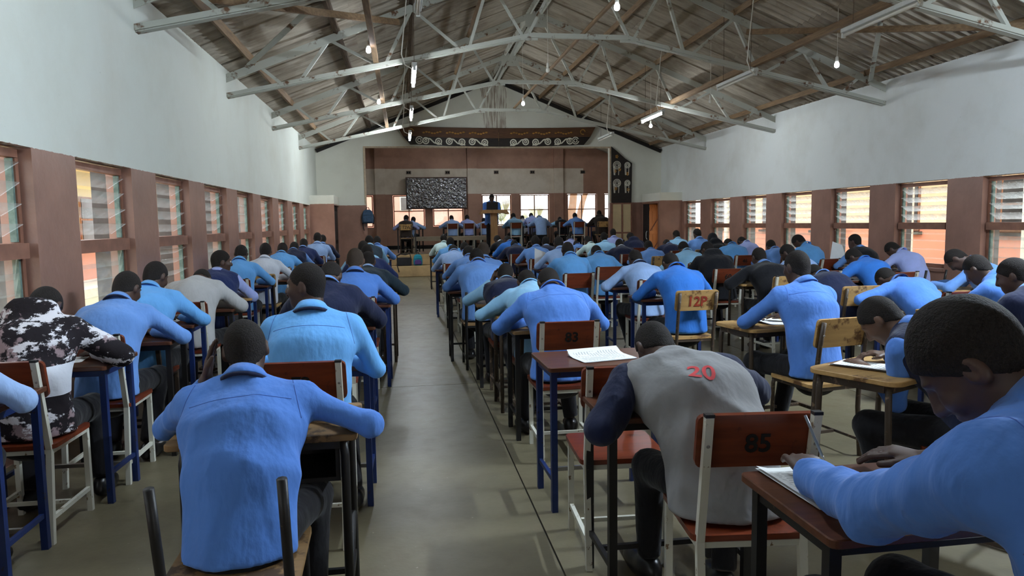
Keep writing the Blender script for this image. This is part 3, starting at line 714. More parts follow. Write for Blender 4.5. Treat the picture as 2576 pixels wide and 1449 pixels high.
def desk_proto(kind):
    lg = {'blue': 'blue_steel', 'black': 'black_steel', 'tan': 'blue_steel', 'round': 'brown_steel', 'box': 'black_steel', 'tanblack': 'black_steel'}[kind]
    tp = {'blue': 'varnish_dark', 'black': 'varnish_dark', 'tan': 'worn_tan', 'round': 'worn_tan', 'box': 'worn_brown', 'tanblack': 'worn_brown'}[kind]
    D = bpy.data.objects.new('school_desk', None); COL.objects.link(D)
    hx, hy = 0.265, 0.165
    mb = MB(); mb.prism(rrect(0.60 if kind != 'box' else 0.62, 0.44, 0.06 if kind == 'round' else 0.02, 4), lambda a, b, t_: (a, b, t_), 0.722, 0.745); mb.build('desk_top', tp, D, bevel=0.003)
    tube = kind in ('round', 'box')
    for sx in (-1, 1):
        for sy in (-1, 1):
            x, y = sx * hx, sy * hy
            if tube: MB().tube([(x, y - 0.015 * sy * -1, 0), (x, y, 0.66), (x * 0.97, y * 0.97, 0.721)], 0.015, 8).build('leg', lg, D, True)
            else: MB().box(x - 0.015, x + 0.015, y - 0.015, y + 0.015, 0, 0.721).build('leg', lg, D)
        MB().bar((sx * hx, -hy + 0.016, 0.16), (sx * hx, hy - 0.016, 0.16), 0.018, 0.022).build('side_stretcher', lg, D)
        MB().bar((sx * hx, -hy + 0.016, 0.702), (sx * hx, hy - 0.016, 0.702), 0.02, 0.034).build('side_rail', lg, D)
    for sy in (-1, 1): MB().bar((-hx + 0.016, sy * hy, 0.702), (hx - 0.016, sy * hy, 0.702), 0.02, 0.034).build('cross_rail', lg, D)
    MB().bar((-hx + 0.01, 0.0, 0.16), (hx - 0.01, 0.0, 0.16), 0.018, 0.02).build('cross_stretcher', 'bolt_steel' if kind == 'blue' else lg, D)
    if kind == 'box':
        mb = MB(); mb.box(-hx + 0.02, hx - 0.02, -hy + 0.02, hy - 0.02, 0.56, 0.575); mb.box(-hx + 0.02, hx - 0.02, hy - 0.035, hy - 0.02, 0.575, 0.7); mb.box(-hx + 0.02, -hx + 0.035, -hy + 0.02, hy - 0.036, 0.575, 0.7); mb.box(hx - 0.035, hx - 0.02, -hy + 0.02, hy - 0.036, 0.575, 0.7); mb.build('book_shelf', 'black_wood', D)
        MB().tube([(hx, -hy, 0.12), (hx, hy, 0.32)], 0.011, 6).build('diagonal_brace', lg, D)
    return D
PROTO = {}
def place(kind, what, loc, rz, label, cat, group, sx=1.0):
    if (what, kind) not in PROTO: PROTO[(what, kind)] = (chair_proto if what == 'chair' else desk_proto)(kind); o = PROTO[(what, kind)]
    else: o = copy_tree(PROTO[(what, kind)])
    o.location = loc; o.rotation_euler = (0, 0, rz); tag(o, label, cat, group); return o
def number(chair, txt, mat='stencil_black', size=0.085, x=0.0, z=0.765):
    me = text_mesh(txt, size); o = obj('number', me, mat, chair)
    tl = math.atan2(0.077, 0.425)
    o.matrix_local = Matrix.Translation((x, -0.2215, z)) @ Matrix.Rotation(R(90) + tl, 4, 'X') @ Matrix.Translation((0, 0, 0.0075))
    return o
def paper(loc, rz, label, n=4, tilt=0.0, plain=False):
    T = thing('exam_paper', label, 'paper', loc, rz, 'exam papers on desks')
    for i in range(n):
        dx = rnd.uniform(-0.006, 0.006); dy = rnd.uniform(-0.006, 0.006); me = bpy.data.meshes.new('sheet'); vs = []; fs = []
        m = 7
        for a in range(m):
            u = -0.105 + 0.21 * a / (m - 1); zc = 0.0006 + i * 0.0009 + max(0, -0.05 - u) ** 1.5 * (0.35 + 0.5 * i) + tilt * max(0, u + 0.02) ** 1.3
            vs += [(u + dx, -0.148 + dy, zc), (u + dx, 0.148 + dy, zc)]
        k = len(vs); vs += [(x, y, z - 0.0004) for x, y, z in vs]
        for a in range(m - 1): fs += [(2 * a, 2 * a + 2, 2 * a + 3, 2 * a + 1), (k + 2 * a, k + 2 * a + 1, k + 2 * a + 3, k + 2 * a + 2)]
        me.from_pydata(vs, [], fs); obj('sheet', me, 'paper_print' if (i == n - 1 and not plain) else 'paper_plain', T, True)
    return T

# ================================================================ STAGE PROPS
# carved banner above the stage
wood('banner_brown', srgb(74, 48, 32), srgb(100, 68, 44), 0.6); wood('banner_black', srgb(30, 24, 22), srgb(44, 36, 32), 0.6)
simple('scroll_white', srgb(226, 222, 206), 0.6, 0, 0.08); simple('scroll_gold', srgb(168, 122, 56), 0.6, 0, 0.25)
BN_ = thing('carved_banner', 'long carved dark banner with white scrolls hung over the stage opening', 'banner', (2.83, YF - 0.12, 0))
def sag(x): return -0.055 * (1 - min(1, abs(x) / 2.7) ** 2)
pts = 24
xs_ = [-2.95 + 5.9 * i / pts for i in range(pts + 1)]
top = [(x, 4.24 + 0.05 * (x / 2.9) ** 2) for x in xs_]; mid = [(x * 0.945, 4.0 + sag(x)) for x in xs_]; bot = [(x * 0.875, 3.76 + sag(x)) for x in xs_]
MB().prism(mid + list(reversed(top)), lambda a, b, t_: (a, t_, b), -0.02, 0.02).build('upper_board', 'banner_brown', BN_)
MB().prism(bot + list(reversed([(x, z - 0.004) for x, z in mid])), lambda a, b, t_: (a, t_, b), -0.03, 0.01).build('lower_board', 'banner_black', BN_)
def ring(cx, cz, r, w, y, nseg=20, a0=0, a1=360):
    mb = MB(); vs = []; fs = []
    for i in range(nseg + 1):
        a = R(a0 + (a1 - a0) * i / nseg)
        for rr in (r - w / 2, r + w / 2):
            for yy in (y, y + 0.01): vs.append((cx + rr * math.cos(a), yy, cz + rr * math.sin(a)))
    for i in range(nseg):
        b = 4 * i; c = b + 4; fs += [(b, b + 2, c + 2, c), (b + 1, c + 1, c + 3, b + 3), (b, c, c + 1, b + 1), (b + 2, b + 3, c + 3, c + 2)]
    return vs, fs
for i, cx in enumerate((-1.95, -1.27, -0.60, 0.62, 1.29, 1.96)):
    sgn = 1 if cx < 0 else -1; mb = MB(); z0 = 3.885 + sag(cx)
    for e in (-1, 1):
        mb.add(*ring(cx + e * 0.185, z0 - 0.01 * e * sgn, 0.085, 0.034, -0.04)); mb.add(*ring(cx + e * 0.185, z0 - 0.01 * e * sgn, 0.032, 0.026, -0.04, 12))
    q = [Vector((cx - 0.24 * sgn, -0.037, z0 + 0.085)), Vector((cx - 0.06 * sgn, -0.037, z0 + 0.065)), Vector((cx + 0.06 * sgn, -0.037, z0 - 0.05)), Vector((cx + 0.28 * sgn, -0.037, z0 - 0.095))]
    for a, b in zip(q[:-1], q[1:]): mb.bar(a, b, 0.008, 0.036, up=(0, 0.01, 1))
    mb.build('scroll', 'scroll_white', BN_)
    gm = MB(); g0 = 4.12 + 0.6 * sag(cx)
    for j in range(7): gm.lathe([(0.034, 0), (0.02, 0.012)], 7, Matrix.Translation((cx - 0.24 + j * 0.08, -0.021, g0 + 0.022 * math.sin(j * 1.3))) @ Matrix.Diagonal((1.2, 1, 0.8, 1)) @ Matrix.Rotation(R(90), 4, 'X'))
    for a0 in (0, 180): gm.add(*ring(cx, g0 - 0.01, 0.30, 0.014, -0.028, 10, a0 + 200, a0 + 220)) if False else None
    gm.build('gilded_ornament', 'scroll_gold', BN_)
for e in (-1, 1):
    mb = MB(); mb.add(*ring(e * 2.32, 3.885, 0.10, 0.026, -0.04, 16, 30, 350)); mb.add(*ring(e * 2.32, 3.885, 0.05, 0.022, -0.04, 12)); mb.build('scroll', 'scroll_white', BN_)
    mb = MB(); mb.add(*ring(e * 2.55, 4.14, 0.07, 0.03, -0.03, 14, 0, 300)); mb.build('gilded_ornament', 'scroll_gold', BN_)
MB().box(-0.006, 0.006, -0.036, -0.031, 3.72, 4.2).build('joint_strip', 'worn_brown', BN_)
# tall painted screen right of the opening
SB = thing('painted_screen', 'tall dark screen painted with white spirals right of the stage opening', 'screen', (6.62, YF - 0.06, 0))
MB().prism([(-0.33, 2.02), (0.30, 2.02), (0.32, 3.22), (0.10, 3.36), (-0.12, 3.55), (-0.28, 3.68), (-0.33, 3.72)], lambda a, b, t_: (a, t_, b), -0.015, 0.015).build('painted_panel', 'banner_black', SB)
for e in (-0.16, 0.17):
    for z in (3.16, 2.62):
        mb = MB(); w = 0.115 if e < 0 else 0.085
        mb.add(*ring(e, z, w, 0.018, -0.025)); mb.add(*ring(e, z, w * 0.68, 0.016, -0.025)); mb.add(*ring(e, z, w * 0.36, 0.016, -0.025, 12))
        for dx in (-w, -w + 0.035, w * 0.55): mb.bar((e + dx, -0.02, z), (e + dx * 0.8, -0.02, z - 0.3), 0.008, 0.016, up=(1, 0, 0))
        mb.build('spiral', 'scroll_white', SB)
for x_, z_ in ((-0.16, 3.42), (-0.22, 2.98), (-0.08, 3.03), (0.17, 2.9), (0.2, 2.42), (-0.2, 2.45)):
    mb = MB()
    for j in range(5): mb.lathe([(0.025, 0), (0.012, 0.01)], 6, Matrix.Translation((x_ + 0.03 * math.cos(j * 1.26), -0.016, z_ + 0.035 * math.sin(j * 1.26))) @ Matrix.Rotation(R(90), 4, 'X'))
    mb.build('painted_flower', 'scroll_gold', SB)
simple('screen_cream', srgb(206, 186, 146), 0.7, 0, 0.15, 2)
for x0, x1 in ((-0.29, -0.02), (0.03, 0.28)):
    for z0, z1 in ((0.05, 1.08), (1.13, 1.98)): MB().box(x0, x1, -0.005, 0.01, z0, z1).build('screen_panel', 'screen_cream', SB)
mb = MB()
for x_ in (-0.315, 0.005, 0.30): mb.box(x_ - 0.022, x_ + 0.022, -0.02, 0.02, 0.0, 2.0)
for z_ in (0.025, 1.105, 2.0): mb.box(-0.29, 0.28, -0.018, 0.018, z_ - 0.02, z_ + 0.02)
mb.build('screen_frame', 'window_brown', SB)
sp = thing('loudspeaker', 'small black and red loudspeaker box standing before the painted screen', 'loudspeaker', (6.45, 20.7, 0))
MB().box(-0.14, 0.14, -0.12, 0.12, 0, 0.9).build('cabinet', 'black_wood', sp, bevel=0.01); MB().box(-0.165, -0.142, -0.12, 0.12, 0, 0.9).build('red_edge', 'print_red', sp)
MB().lathe([(0.09, 0), (0.03, 0.01)], 16, Matrix.Translation((0.0, -0.121, 0.6)) @ Matrix.Rotation(R(90), 4, 'X')).build('cone', 'steel_dark', sp)
MB().box(-0.09, 0.09, -0.126, -0.121, 0.78, 0.84).build('label_plate', 'metal_pale', sp)

# crumpled silvery board on the stage wall
t = NT('silver_wrap'); MATS['silver_wrap'] = t.out(srgb(150, 150, 154), 0.12, 0.8, 0.6)
WBD = thing('wrapped_board', 'board covered in crumpled silvery plastic on the stage back wall', 'board', (1.16, YB - 0.14, 2.53))
nx, nz = 170, 88
gx = np.linspace(-1.02, 1.02, nx); gz = np.linspace(-0.51, 0.51, nz); X_, Z_ = np.meshgrid(gx, gz)
rs = np.random.RandomState(4); Hh = np.zeros_like(X_)
for i in range(46):
    a = rs.uniform(0.2, 1.5) * (1 if i % 3 else -1); kx, kz = math.cos(a), math.sin(a); fr = rs.uniform(14, 60)
    Hh += np.abs(np.sin((X_ * kx + Z_ * kz) * fr + 1.5 * np.sin(X_ * rs.uniform(2, 6) + Z_ * rs.uniform(2, 6) + i) + i)) * (0.12 / fr)
vs = np.stack([X_.ravel(), -Hh.ravel() * 1.0, Z_.ravel()], 1).tolist()
fs = [(j * nx + i, j * nx + i + 1, (j + 1) * nx + i + 1, (j + 1) * nx + i) for j in range(nz - 1) for i in range(nx - 1)]
mb = MB(); mb.add(vs, fs); mb.build('plastic_sheet', 'silver_wrap', WBD, True)
MB().box(-1.03, 1.03, 0.015, 0.035, -0.52, 0.52).build('board', 'black_wood', WBD)
mb = MB(); mb.box(-1.06, 1.06, -0.045, 0.04, 0.52, 0.55); mb.box(-1.06, 1.06, -0.045, 0.04, -0.55, -0.52); mb.box(-1.06, -1.03, -0.045, 0.04, -0.52, 0.52); mb.box(1.03, 1.06, -0.045, 0.04, -0.52, 0.52)
mb.build('board_frame', 'varnish_dark', WBD)

# lectern with laptop
LX, LY = 2.66, 20.98
wood('lectern_wood', srgb(128, 94, 58), srgb(160, 122, 78), 0.55, axis=(9, 9, 1.2))
LC = thing('lectern', 'wooden lectern with a single thick post at the edge of the stage', 'lectern', (LX, LY, STG))
MB().box(-0.10, 0.10, -0.09, 0.09, 0.04, 1.17).build('post', 'lectern_wood', LC, bevel=0.006); MB().box(-0.26, 0.26, -0.18, 0.18, 0.0, 0.04).build('base', 'lectern_wood', LC)
MB().prism([(-0.44, 1.12), (-0.40, 1.12), (-0.3, 1.15), (0.3, 1.15), (0.40, 1.12), (0.44, 1.12), (0.36, 1.25), (-0.36, 1.25)], lambda a, b, t_: (a, t_, b), -0.24, 0.22).build('reading_top', 'lectern_wood', LC)
LP = thing('laptop', 'open dark laptop standing on the lectern', 'laptop', (LX - 0.05, LY + 0.02, STG + 1.252))
MB().box(-0.17, 0.17, -0.06, 0.16, 0, 0.018).build('keyboard_base', 'steel_dark', LP)
MB().box(-0.17, 0.17, 0, 0.012, 0, 0.22, Matrix.Translation((0, -0.062, 0.018)) @ Matrix.Rotation(R(15), 4, 'X')).build('lid', 'steel_dark', LP)

# backpack hung on the proscenium corner and bags on the steps
simple('denim_blue', srgb(60, 84, 110), 0.85, 0, 0.2, 20); simple('bag_black', srgb(24, 24, 28), 0.8, 0, 0.3); simple('bag_teal', srgb(30, 130, 150), 0.75, 0, 0.15); simple('bag_purple', srgb(70, 50, 110), 0.75)
def pack(name, label, loc, sc, mat, pm, strap=True):
    T = thing(name, label, 'bag', loc)
    poly = [(-0.15, 0), (0.15, 0), (0.165, 0.12), (0.15, 0.30), (0.09, 0.40), (-0.09, 0.40), (-0.15, 0.30), (-0.165, 0.12)]
    MB().prism([(a * sc, b * sc) for a, b in poly], lambda a, b, t_: (a, t_, b), -0.075 * sc, 0.075 * sc).build('bag_body', mat, T, bevel=0.03 * sc)
    MB().prism([(a * 0.8 * sc, b * 0.45 * sc) for a, b in poly], lambda a, b, t_: (a, t_, b + 0.03 * sc), -0.11 * sc, -0.06 * sc).build('front_pocket', pm, T, bevel=0.02 * sc)
    MB().prism([(-0.14 * sc, 0.24 * sc), (0.14 * sc, 0.24 * sc), (0.12 * sc, 0.36 * sc), (-0.12 * sc, 0.36 * sc)], lambda a, b, t_: (a, t_, b), -0.095 * sc, -0.07 * sc).build('flap', mat, T, bevel=0.008 * sc)
    MB().tube([(-0.05 * sc, 0, 0.39 * sc), (-0.02 * sc, 0, 0.46 * sc), (0.03 * sc, 0, 0.46 * sc), (0.05 * sc, 0, 0.39 * sc)], 0.01 * sc, 6).build('carry_loop', 'bag_black', T)
    if strap:
        MB().tube([(-0.12 * sc, 0.05, 0.33 * sc), (-0.17 * sc, 0.09, 0.16 * sc), (-0.15 * sc, 0.06, -0.02), (-0.12 * sc, 0.02, -0.20 * sc)], 0.013 * sc, 6).build('shoulder_strap', 'bag_black', T)
        MB().tube([(0.12 * sc, 0.05, 0.33 * sc), (0.18 * sc, 0.09, 0.16 * sc), (0.16 * sc, 0.06, -0.02)], 0.013 * sc, 6).build('shoulder_strap', 'bag_black', T)
    return T
pack('backpack', 'blue denim backpack hung on the left edge of the stage opening', (-1.03, YF - 0.12, 1.50), 1.0, 'denim_blue', 'denim_blue')
MB().lathe([(0.004, 0), (0.004, 0.12)], 6, Matrix.Translation((0, 0.11, 0.45)) @ Matrix.Rotation(R(90), 4, 'X')).build('wall_hook', 'metal_pale', bpy.data.objects['backpack'])
pack('backpack', 'teal and purple backpack leaning on the stage steps', (0.36, 19.99, 0.302), 0.78, 'bag_teal', 'bag_purple', False)
T = thing('shoulder_bag', 'black rectangular bag with loose strap on the stage steps', 'bag', (-0.02, 19.99, 0.302))
MB().prism([(-0.2, 0), (0.2, 0), (0.21, 0.2), (0.19, 0.23), (-0.19, 0.23), (-0.21, 0.2)], lambda a, b, t_: (a, t_, b), -0.09, 0.09).build('bag_body', 'bag_black', T, bevel=0.02)
MB().tube([(-0.19, 0, 0.2), (-0.2, -0.05, 0.28), (-0.1, -0.03, 0.33), (0.03, 0, 0.31), (0.16, 0.02, 0.33), (0.19, 0, 0.2)], 0.016, 6).build('strap', 'bag_black', T, True)
MB().tube([(-0.19, -0.08, 0.1), (-0.2, -0.2, 0.02), (-0.17, -0.22, -0.08), (-0.15, -0.24, -0.16)], 0.012, 6).build('strap', 'bag_black', T, True)
# long bench table on the stage
T = thing('long_table', 'long low plank bench across the stage behind the lectern', 'bench', (1.45, 22.1, STG))
wood('grey_plank', srgb(130, 116, 98), srgb(160, 146, 124), 0.7)
for i in range(3): MB().box(-1.25, 1.25, -0.2 + i * 0.135, -0.2 + i * 0.135 + 0.128, 0.44, 0.47).build('plank', 'grey_plank', T)
MB().box(-1.25, 1.25, -0.19, -0.165, 0.34, 0.438).build('front_rail', 'grey_plank', T); MB().box(-1.25, 1.25, 0.165, 0.19, 0.34, 0.438).build('back_rail', 'grey_plank', T)
for sx in (-1.15, 0, 1.15):
    for sy in (-0.14, 0.14): MB().box(sx - 0.025, sx + 0.025, sy - 0.025, sy + 0.025, 0, 0.438).build('leg', 'grey_plank', T)

# ================================================================ PEOPLE
class Field:
    """smooth union of tapered limbs, turned into one continuous surface"""
    def __init__(s): s.p = []
    def cone(s, a, b, ra, rb, k=0.03, flat=False): s.p.append(('c', np.array(a, float), np.array(b, float), ra, rb, k, flat)); return s
    def ecap(s, a, b, side, A, B, k=0.04): s.p.append(('e', np.array(a, float), np.array(b, float), np.array(side, float), A, B, k)); return s
    def ell(s, c, M, r, k=0.02, sub=False): s.p.append(('l', np.array(c, float), np.array(M, float), np.array(r, float), k, sub)); return s
    def mesh(s, name, h, clips=(), noise=None, band=0.06):
        lo = np.full(3, 1e9); hi = -lo
        for p in s.p:
            if p[0] == 'l':
                if p[5]: continue
                m = max(p[3]); lo = np.minimum(lo, p[1] - m); hi = np.maximum(hi, p[1] + m)
            else:
                m = max(p[3], p[4]) if p[0] == 'c' else max(*p[4], *p[5])
                lo = np.minimum(lo, np.minimum(p[1], p[2]) - m); hi = np.maximum(hi, np.maximum(p[1], p[2]) + m)
        lo -= 3 * h; hi += 3 * h
        N = np.ceil((hi - lo) / h).astype(int) + 1
        ax = [(lo[i] + h * np.arange(N[i])).astype(np.float32) for i in range(3)]
        D = np.full(N, 0.12, np.float32)
        for p in s.p:
            if p[0] == 'l': m = max(p[3]); a_, b_ = p[1] - m, p[1] + m; k = p[4]
            else:
                m = max(p[3], p[4]) if p[0] == 'c' else max(*p[4], *p[5]); a_, b_ = np.minimum(p[1], p[2]) - m, np.maximum(p[1], p[2]) + m; k = p[5] if p[0] == 'c' else p[6]
            mg = k + 2.5 * h
            i0 = np.maximum(np.floor((a_ - mg - lo) / h).astype(int), 0); i1 = np.minimum(np.ceil((b_ + mg - lo) / h).astype(int) + 1, N)
            X = ax[0][i0[0]:i1[0]][:, None, None]; Y = ax[1][i0[1]:i1[1]][None, :, None]; Z = ax[2][i0[2]:i1[2]][None, None, :]
            if p[0] == 'l':
                M = p[2]; q = [(X - p[1][0]) * M[i][0] + (Y - p[1][1]) * M[i][1] + (Z - p[1][2]) * M[i][2] for i in range(3)]
                r = p[3]; k0 = np.sqrt((q[0] / r[0]) ** 2 + (q[1] / r[1]) ** 2 + (q[2] / r[2]) ** 2)
                k1 = np.sqrt((q[0] / r[0] ** 2) ** 2 + (q[1] / r[1] ** 2) ** 2 + (q[2] / r[2] ** 2) ** 2) + 1e-6
                d = k0 * (k0 - 1) / k1
            else:
                a, b = p[1], p[2]; ba = b - a; L2 = ba @ ba + 1e-9
                tt = ((X - a[0]) * ba[0] + (Y - a[1]) * ba[1] + (Z - a[2]) * ba[2]) / L2
                t = np.clip(tt, 0, 1)
                qx = X - a[0] - t * ba[0]; qy = Y - a[1] - t * ba[1]; qz = Z - a[2] - t * ba[2]
                if p[0] == 'c':
                    d = np.sqrt(qx * qx + qy * qy + qz * qz) - (p[3] + (p[4] - p[3]) * t)
                    if p[6]: d = np.maximum(d, (tt - 1) * math.sqrt(L2))
                else:
                    sd = p[3]; u = qx * sd[0] + qy * sd[1] + qz * sd[2]; v2 = np.maximum(qx * qx + qy * qy + qz * qz - u * u, 0)
                    rw = p[4][0] + (p[5][0] - p[4][0]) * t; rd = p[4][1] + (p[5][1] - p[4][1]) * t
                    k0 = np.sqrt((u / rw) ** 2 + v2 / rd ** 2); k1 = np.sqrt((u / rw ** 2) ** 2 + v2 / rd ** 4) + 1e-5
                    d = k0 * (k0 - 1) / k1
            sub = D[i0[0]:i1[0], i0[1]:i1[1], i0[2]:i1[2]]
            if p[0] == 'l' and p[5]:
                e = -d; hh = np.maximum(k - np.abs(sub - e), 0) / k; sub[...] = np.maximum(sub, e) + hh * hh * k * 0.25
            else:
                hh = np.maximum(k - np.abs(sub - d), 0) / k; sub[...] = np.minimum(sub, d) - hh * hh * k * 0.25
        X = ax[0][:, None, None]; Y = ax[1][None, :, None]; Z = ax[2][None, None, :]
        if noise is not None: D += noise(X, Y, Z).astype(np.float32)
        for n_, c_ in clips: D = np.maximum(D, (X * n_[0] + Y * n_[1] + Z * n_[2] - c_).astype(np.float32))
        V, F = nets(D, lo, h)
        me = bpy.data.meshes.new(name)
        me.vertices.add(len(V)); me.vertices.foreach_set('co', V.astype(np.float32).ravel())
        me.loops.add(F.size); me.loops.foreach_set('vertex_index', F.astype(np.int32).ravel())
        me.polygons.add(len(F)); me.polygons.foreach_set('loop_start', np.arange(0, F.size, 4, dtype=np.int32)); me.polygons.foreach_set('loop_total', np.full(len(F), 4, np.int32))
        me.polygons.foreach_set('use_smooth', np.ones(len(F), bool)); me.update(calc_edges=True); me.validate()
        return me
def nets(D, lo, h):
    S = D < 0
    c = [S[i:S.shape[0] - 1 + i, j:S.shape[1] - 1 + j, k:S.shape[2] - 1 + k] for i in (0, 1) for j in (0, 1) for k in (0, 1)]
    cnt = sum(x.astype(np.int8) for x in c)
    act = (cnt > 0) & (cnt < 8)
    I = np.argwhere(act); idx = np.full(act.shape, -1, np.int32); idx[act] = np.arange(len(I))
    off = np.array([(i, j, k) for i in (0, 1) for j in (0, 1) for k in (0, 1)])
    vals = np.stack([D[I[:, 0] + o[0], I[:, 1] + o[1], I[:, 2] + o[2]] for o in off], 1)
    acc = np.zeros((len(I), 3)); num = np.zeros(len(I))
    for a in range(8):
        for b in range(a + 1, 8):
            if np.abs(off[a] - off[b]).sum() != 1: continue
            va, vb = vals[:, a], vals[:, b]; m = (va < 0) != (vb < 0)
            t = np.where(m, va / np.where(m, va - vb, 1), 0)
            acc += np.where(m[:, None], off[a] + (off[b] - off[a]) * t[:, None], 0); num += m
    V = lo + h * (I + acc / np.maximum(num, 1)[:, None])
    F = []
    for axis in range(3):
        u, v = (axis + 1) % 3, (axis + 2) % 3
        sl0 = [slice(None)] * 3; sl1 = [slice(None)] * 3; sl0[axis] = slice(0, -1); sl1[axis] = slice(1, None)
        s0 = S[tuple(sl0)]; s1 = S[tuple(sl1)]
        E = np.argwhere(s0 != s1); E = E[(E[:, u] > 0) & (E[:, v] > 0) & (E[:, u] < D.shape[u] - 1) & (E[:, v] < D.shape[v] - 1)]
        if not len(E): continue
        q = []
        for du, dv in ((-1, -1), (0, -1), (0, 0), (-1, 0)):
            e = E.copy(); e[:, u] += du; e[:, v] += dv; q.append(idx[e[:, 0], e[:, 1], e[:, 2]])
        q = np.stack(q, 1); fl = s0[E[:, 0], E[:, 1], E[:, 2]]; q[~fl] = q[~fl][:, ::-1]; F.append(q)
    return V, np.concatenate(F)
def folds(seed, amp):
    r = np.random.RandomState(seed); ks = r.uniform(-1, 1, (5, 3)); ks /= np.linalg.norm(ks, axis=1)[:, None]; fr = r.uniform(16, 44, 5); ph = r.uniform(0, 6, 5)
    def f(X, Y, Z):
        o = 0
        for i in range(5):
            k = ks[i] * np.array([1.0, 1.0, 0.45]); w = 1.3 * np.sin(6 * (X * ks[(i + 1) % 5][0] + Z * ks[(i + 1) % 5][2]) + ph[i])
            o = o + (1 - np.abs(np.sin((X * k[0] + Y * k[1] + Z * k[2]) * fr[i] * 0.5 + w + ph[i]))) ** 2
        return -amp * (o - 1.7)
    return f

t = NT('skin_dark'); sk = t.noise(14.0, 4)
MATS['skin_dark'] = t.out(t.mix(sk, srgb(62, 45, 38), srgb(84, 62, 52)), 0.5, 0, 0.4)
t = NT('skin_brown'); sk = t.noise(14.0, 4)
MATS['skin_brown'] = t.out(t.mix(sk, srgb(82, 60, 48), srgb(108, 80, 64)), 0.5, 0, 0.4)
t = NT('hair_black'); hn = t.noise(170.0, 3, 0.6); t.bump(hn, 0.9, 0.006)
MATS['hair_black'] = t.out(t.mix(hn, srgb(14, 12, 12), srgb(44, 38, 35)), 0.8, 0, 0.25)
t = NT('hair_fade'); hn = t.noise(170.0, 3, 0.6); t.bump(hn, 0.7, 0.004)
MATS['hair_fade'] = t.out(t.mix(hn, srgb(44, 36, 31), srgb(74, 62, 52)), 0.8, 0, 0.25)
SHIRT = {'blue': srgb(106, 150, 216), 'deep': srgb(84, 130, 208), 'sky': srgb(104, 168, 230), 'pale': srgb(152, 182, 228), 'cyan': srgb(146, 196, 232), 'white': srgb(206, 212, 224),
         'lav': srgb(160, 174, 228), 'azure': srgb(54, 118, 205), 'grey': srgb(178, 178, 178), 'mint': srgb(196, 222, 224)}
for k_, c_ in SHIRT.items(): fabric('shirt_' + k_, c_)
DARK = {'navy': srgb(30, 36, 62), 'navyblue': srgb(38, 50, 92), 'black': srgb(24, 25, 30), 'green': srgb(34, 48, 58), 'teal': srgb(52, 66, 78), 'trouser': srgb(26, 25, 28), 'brown': srgb(52, 44, 40), 'tie': srgb(24, 30, 58)}
for k_, c_ in DARK.items(): fabric('cloth_' + k_, c_)
fabric('marl_grey', srgb(138, 138, 140), 0.95, 0.2)
t = NT('camo_cloth'); z_ = t.xyz()
n1 = t.ramp(t.noise(6.5, 6, 0.62), [(0.55, 0.0), (0.58, 1.0)]); n2 = t.ramp(t.noise(8.0, 7, 0.7, stretch=(1, 1, 1.7)), [(0.53, 0.0), (0.56, 1.0)])
cc = t.mix(n1, srgb(38, 34, 38), srgb(152, 132, 136)); cc = t.mix(n2, cc, srgb(226, 224, 230)); bm_ = t.math('MULTIPLY', t.math('MULTIPLY', t.math('GREATER_THAN', z_[2], 0.66), t.math('LESS_THAN', z_[2], 0.80)), t.math('LESS_THAN', t.math('ABSOLUTE', z_[0]), 0.225)); cc = t.mix(bm_, cc, srgb(216, 220, 230))
t.bump(t.noise(14.0, 3), 0.25, 0.03); MATS['camo_cloth'] = t.out(cc, 0.9, 0, 0.15)
simple('shoe_black', srgb(22, 20, 20), 0.3, 0, 0.2); simple('eye_white', srgb(225, 220, 214), 0.2, 0, 0.02); simple('eye_dark', srgb(20, 14, 12), 0.15, 0, 0.02); simple('pen_grey', srgb(120, 130, 140), 0.3)
simple('sock_white', srgb(214, 212, 206), 0.9)

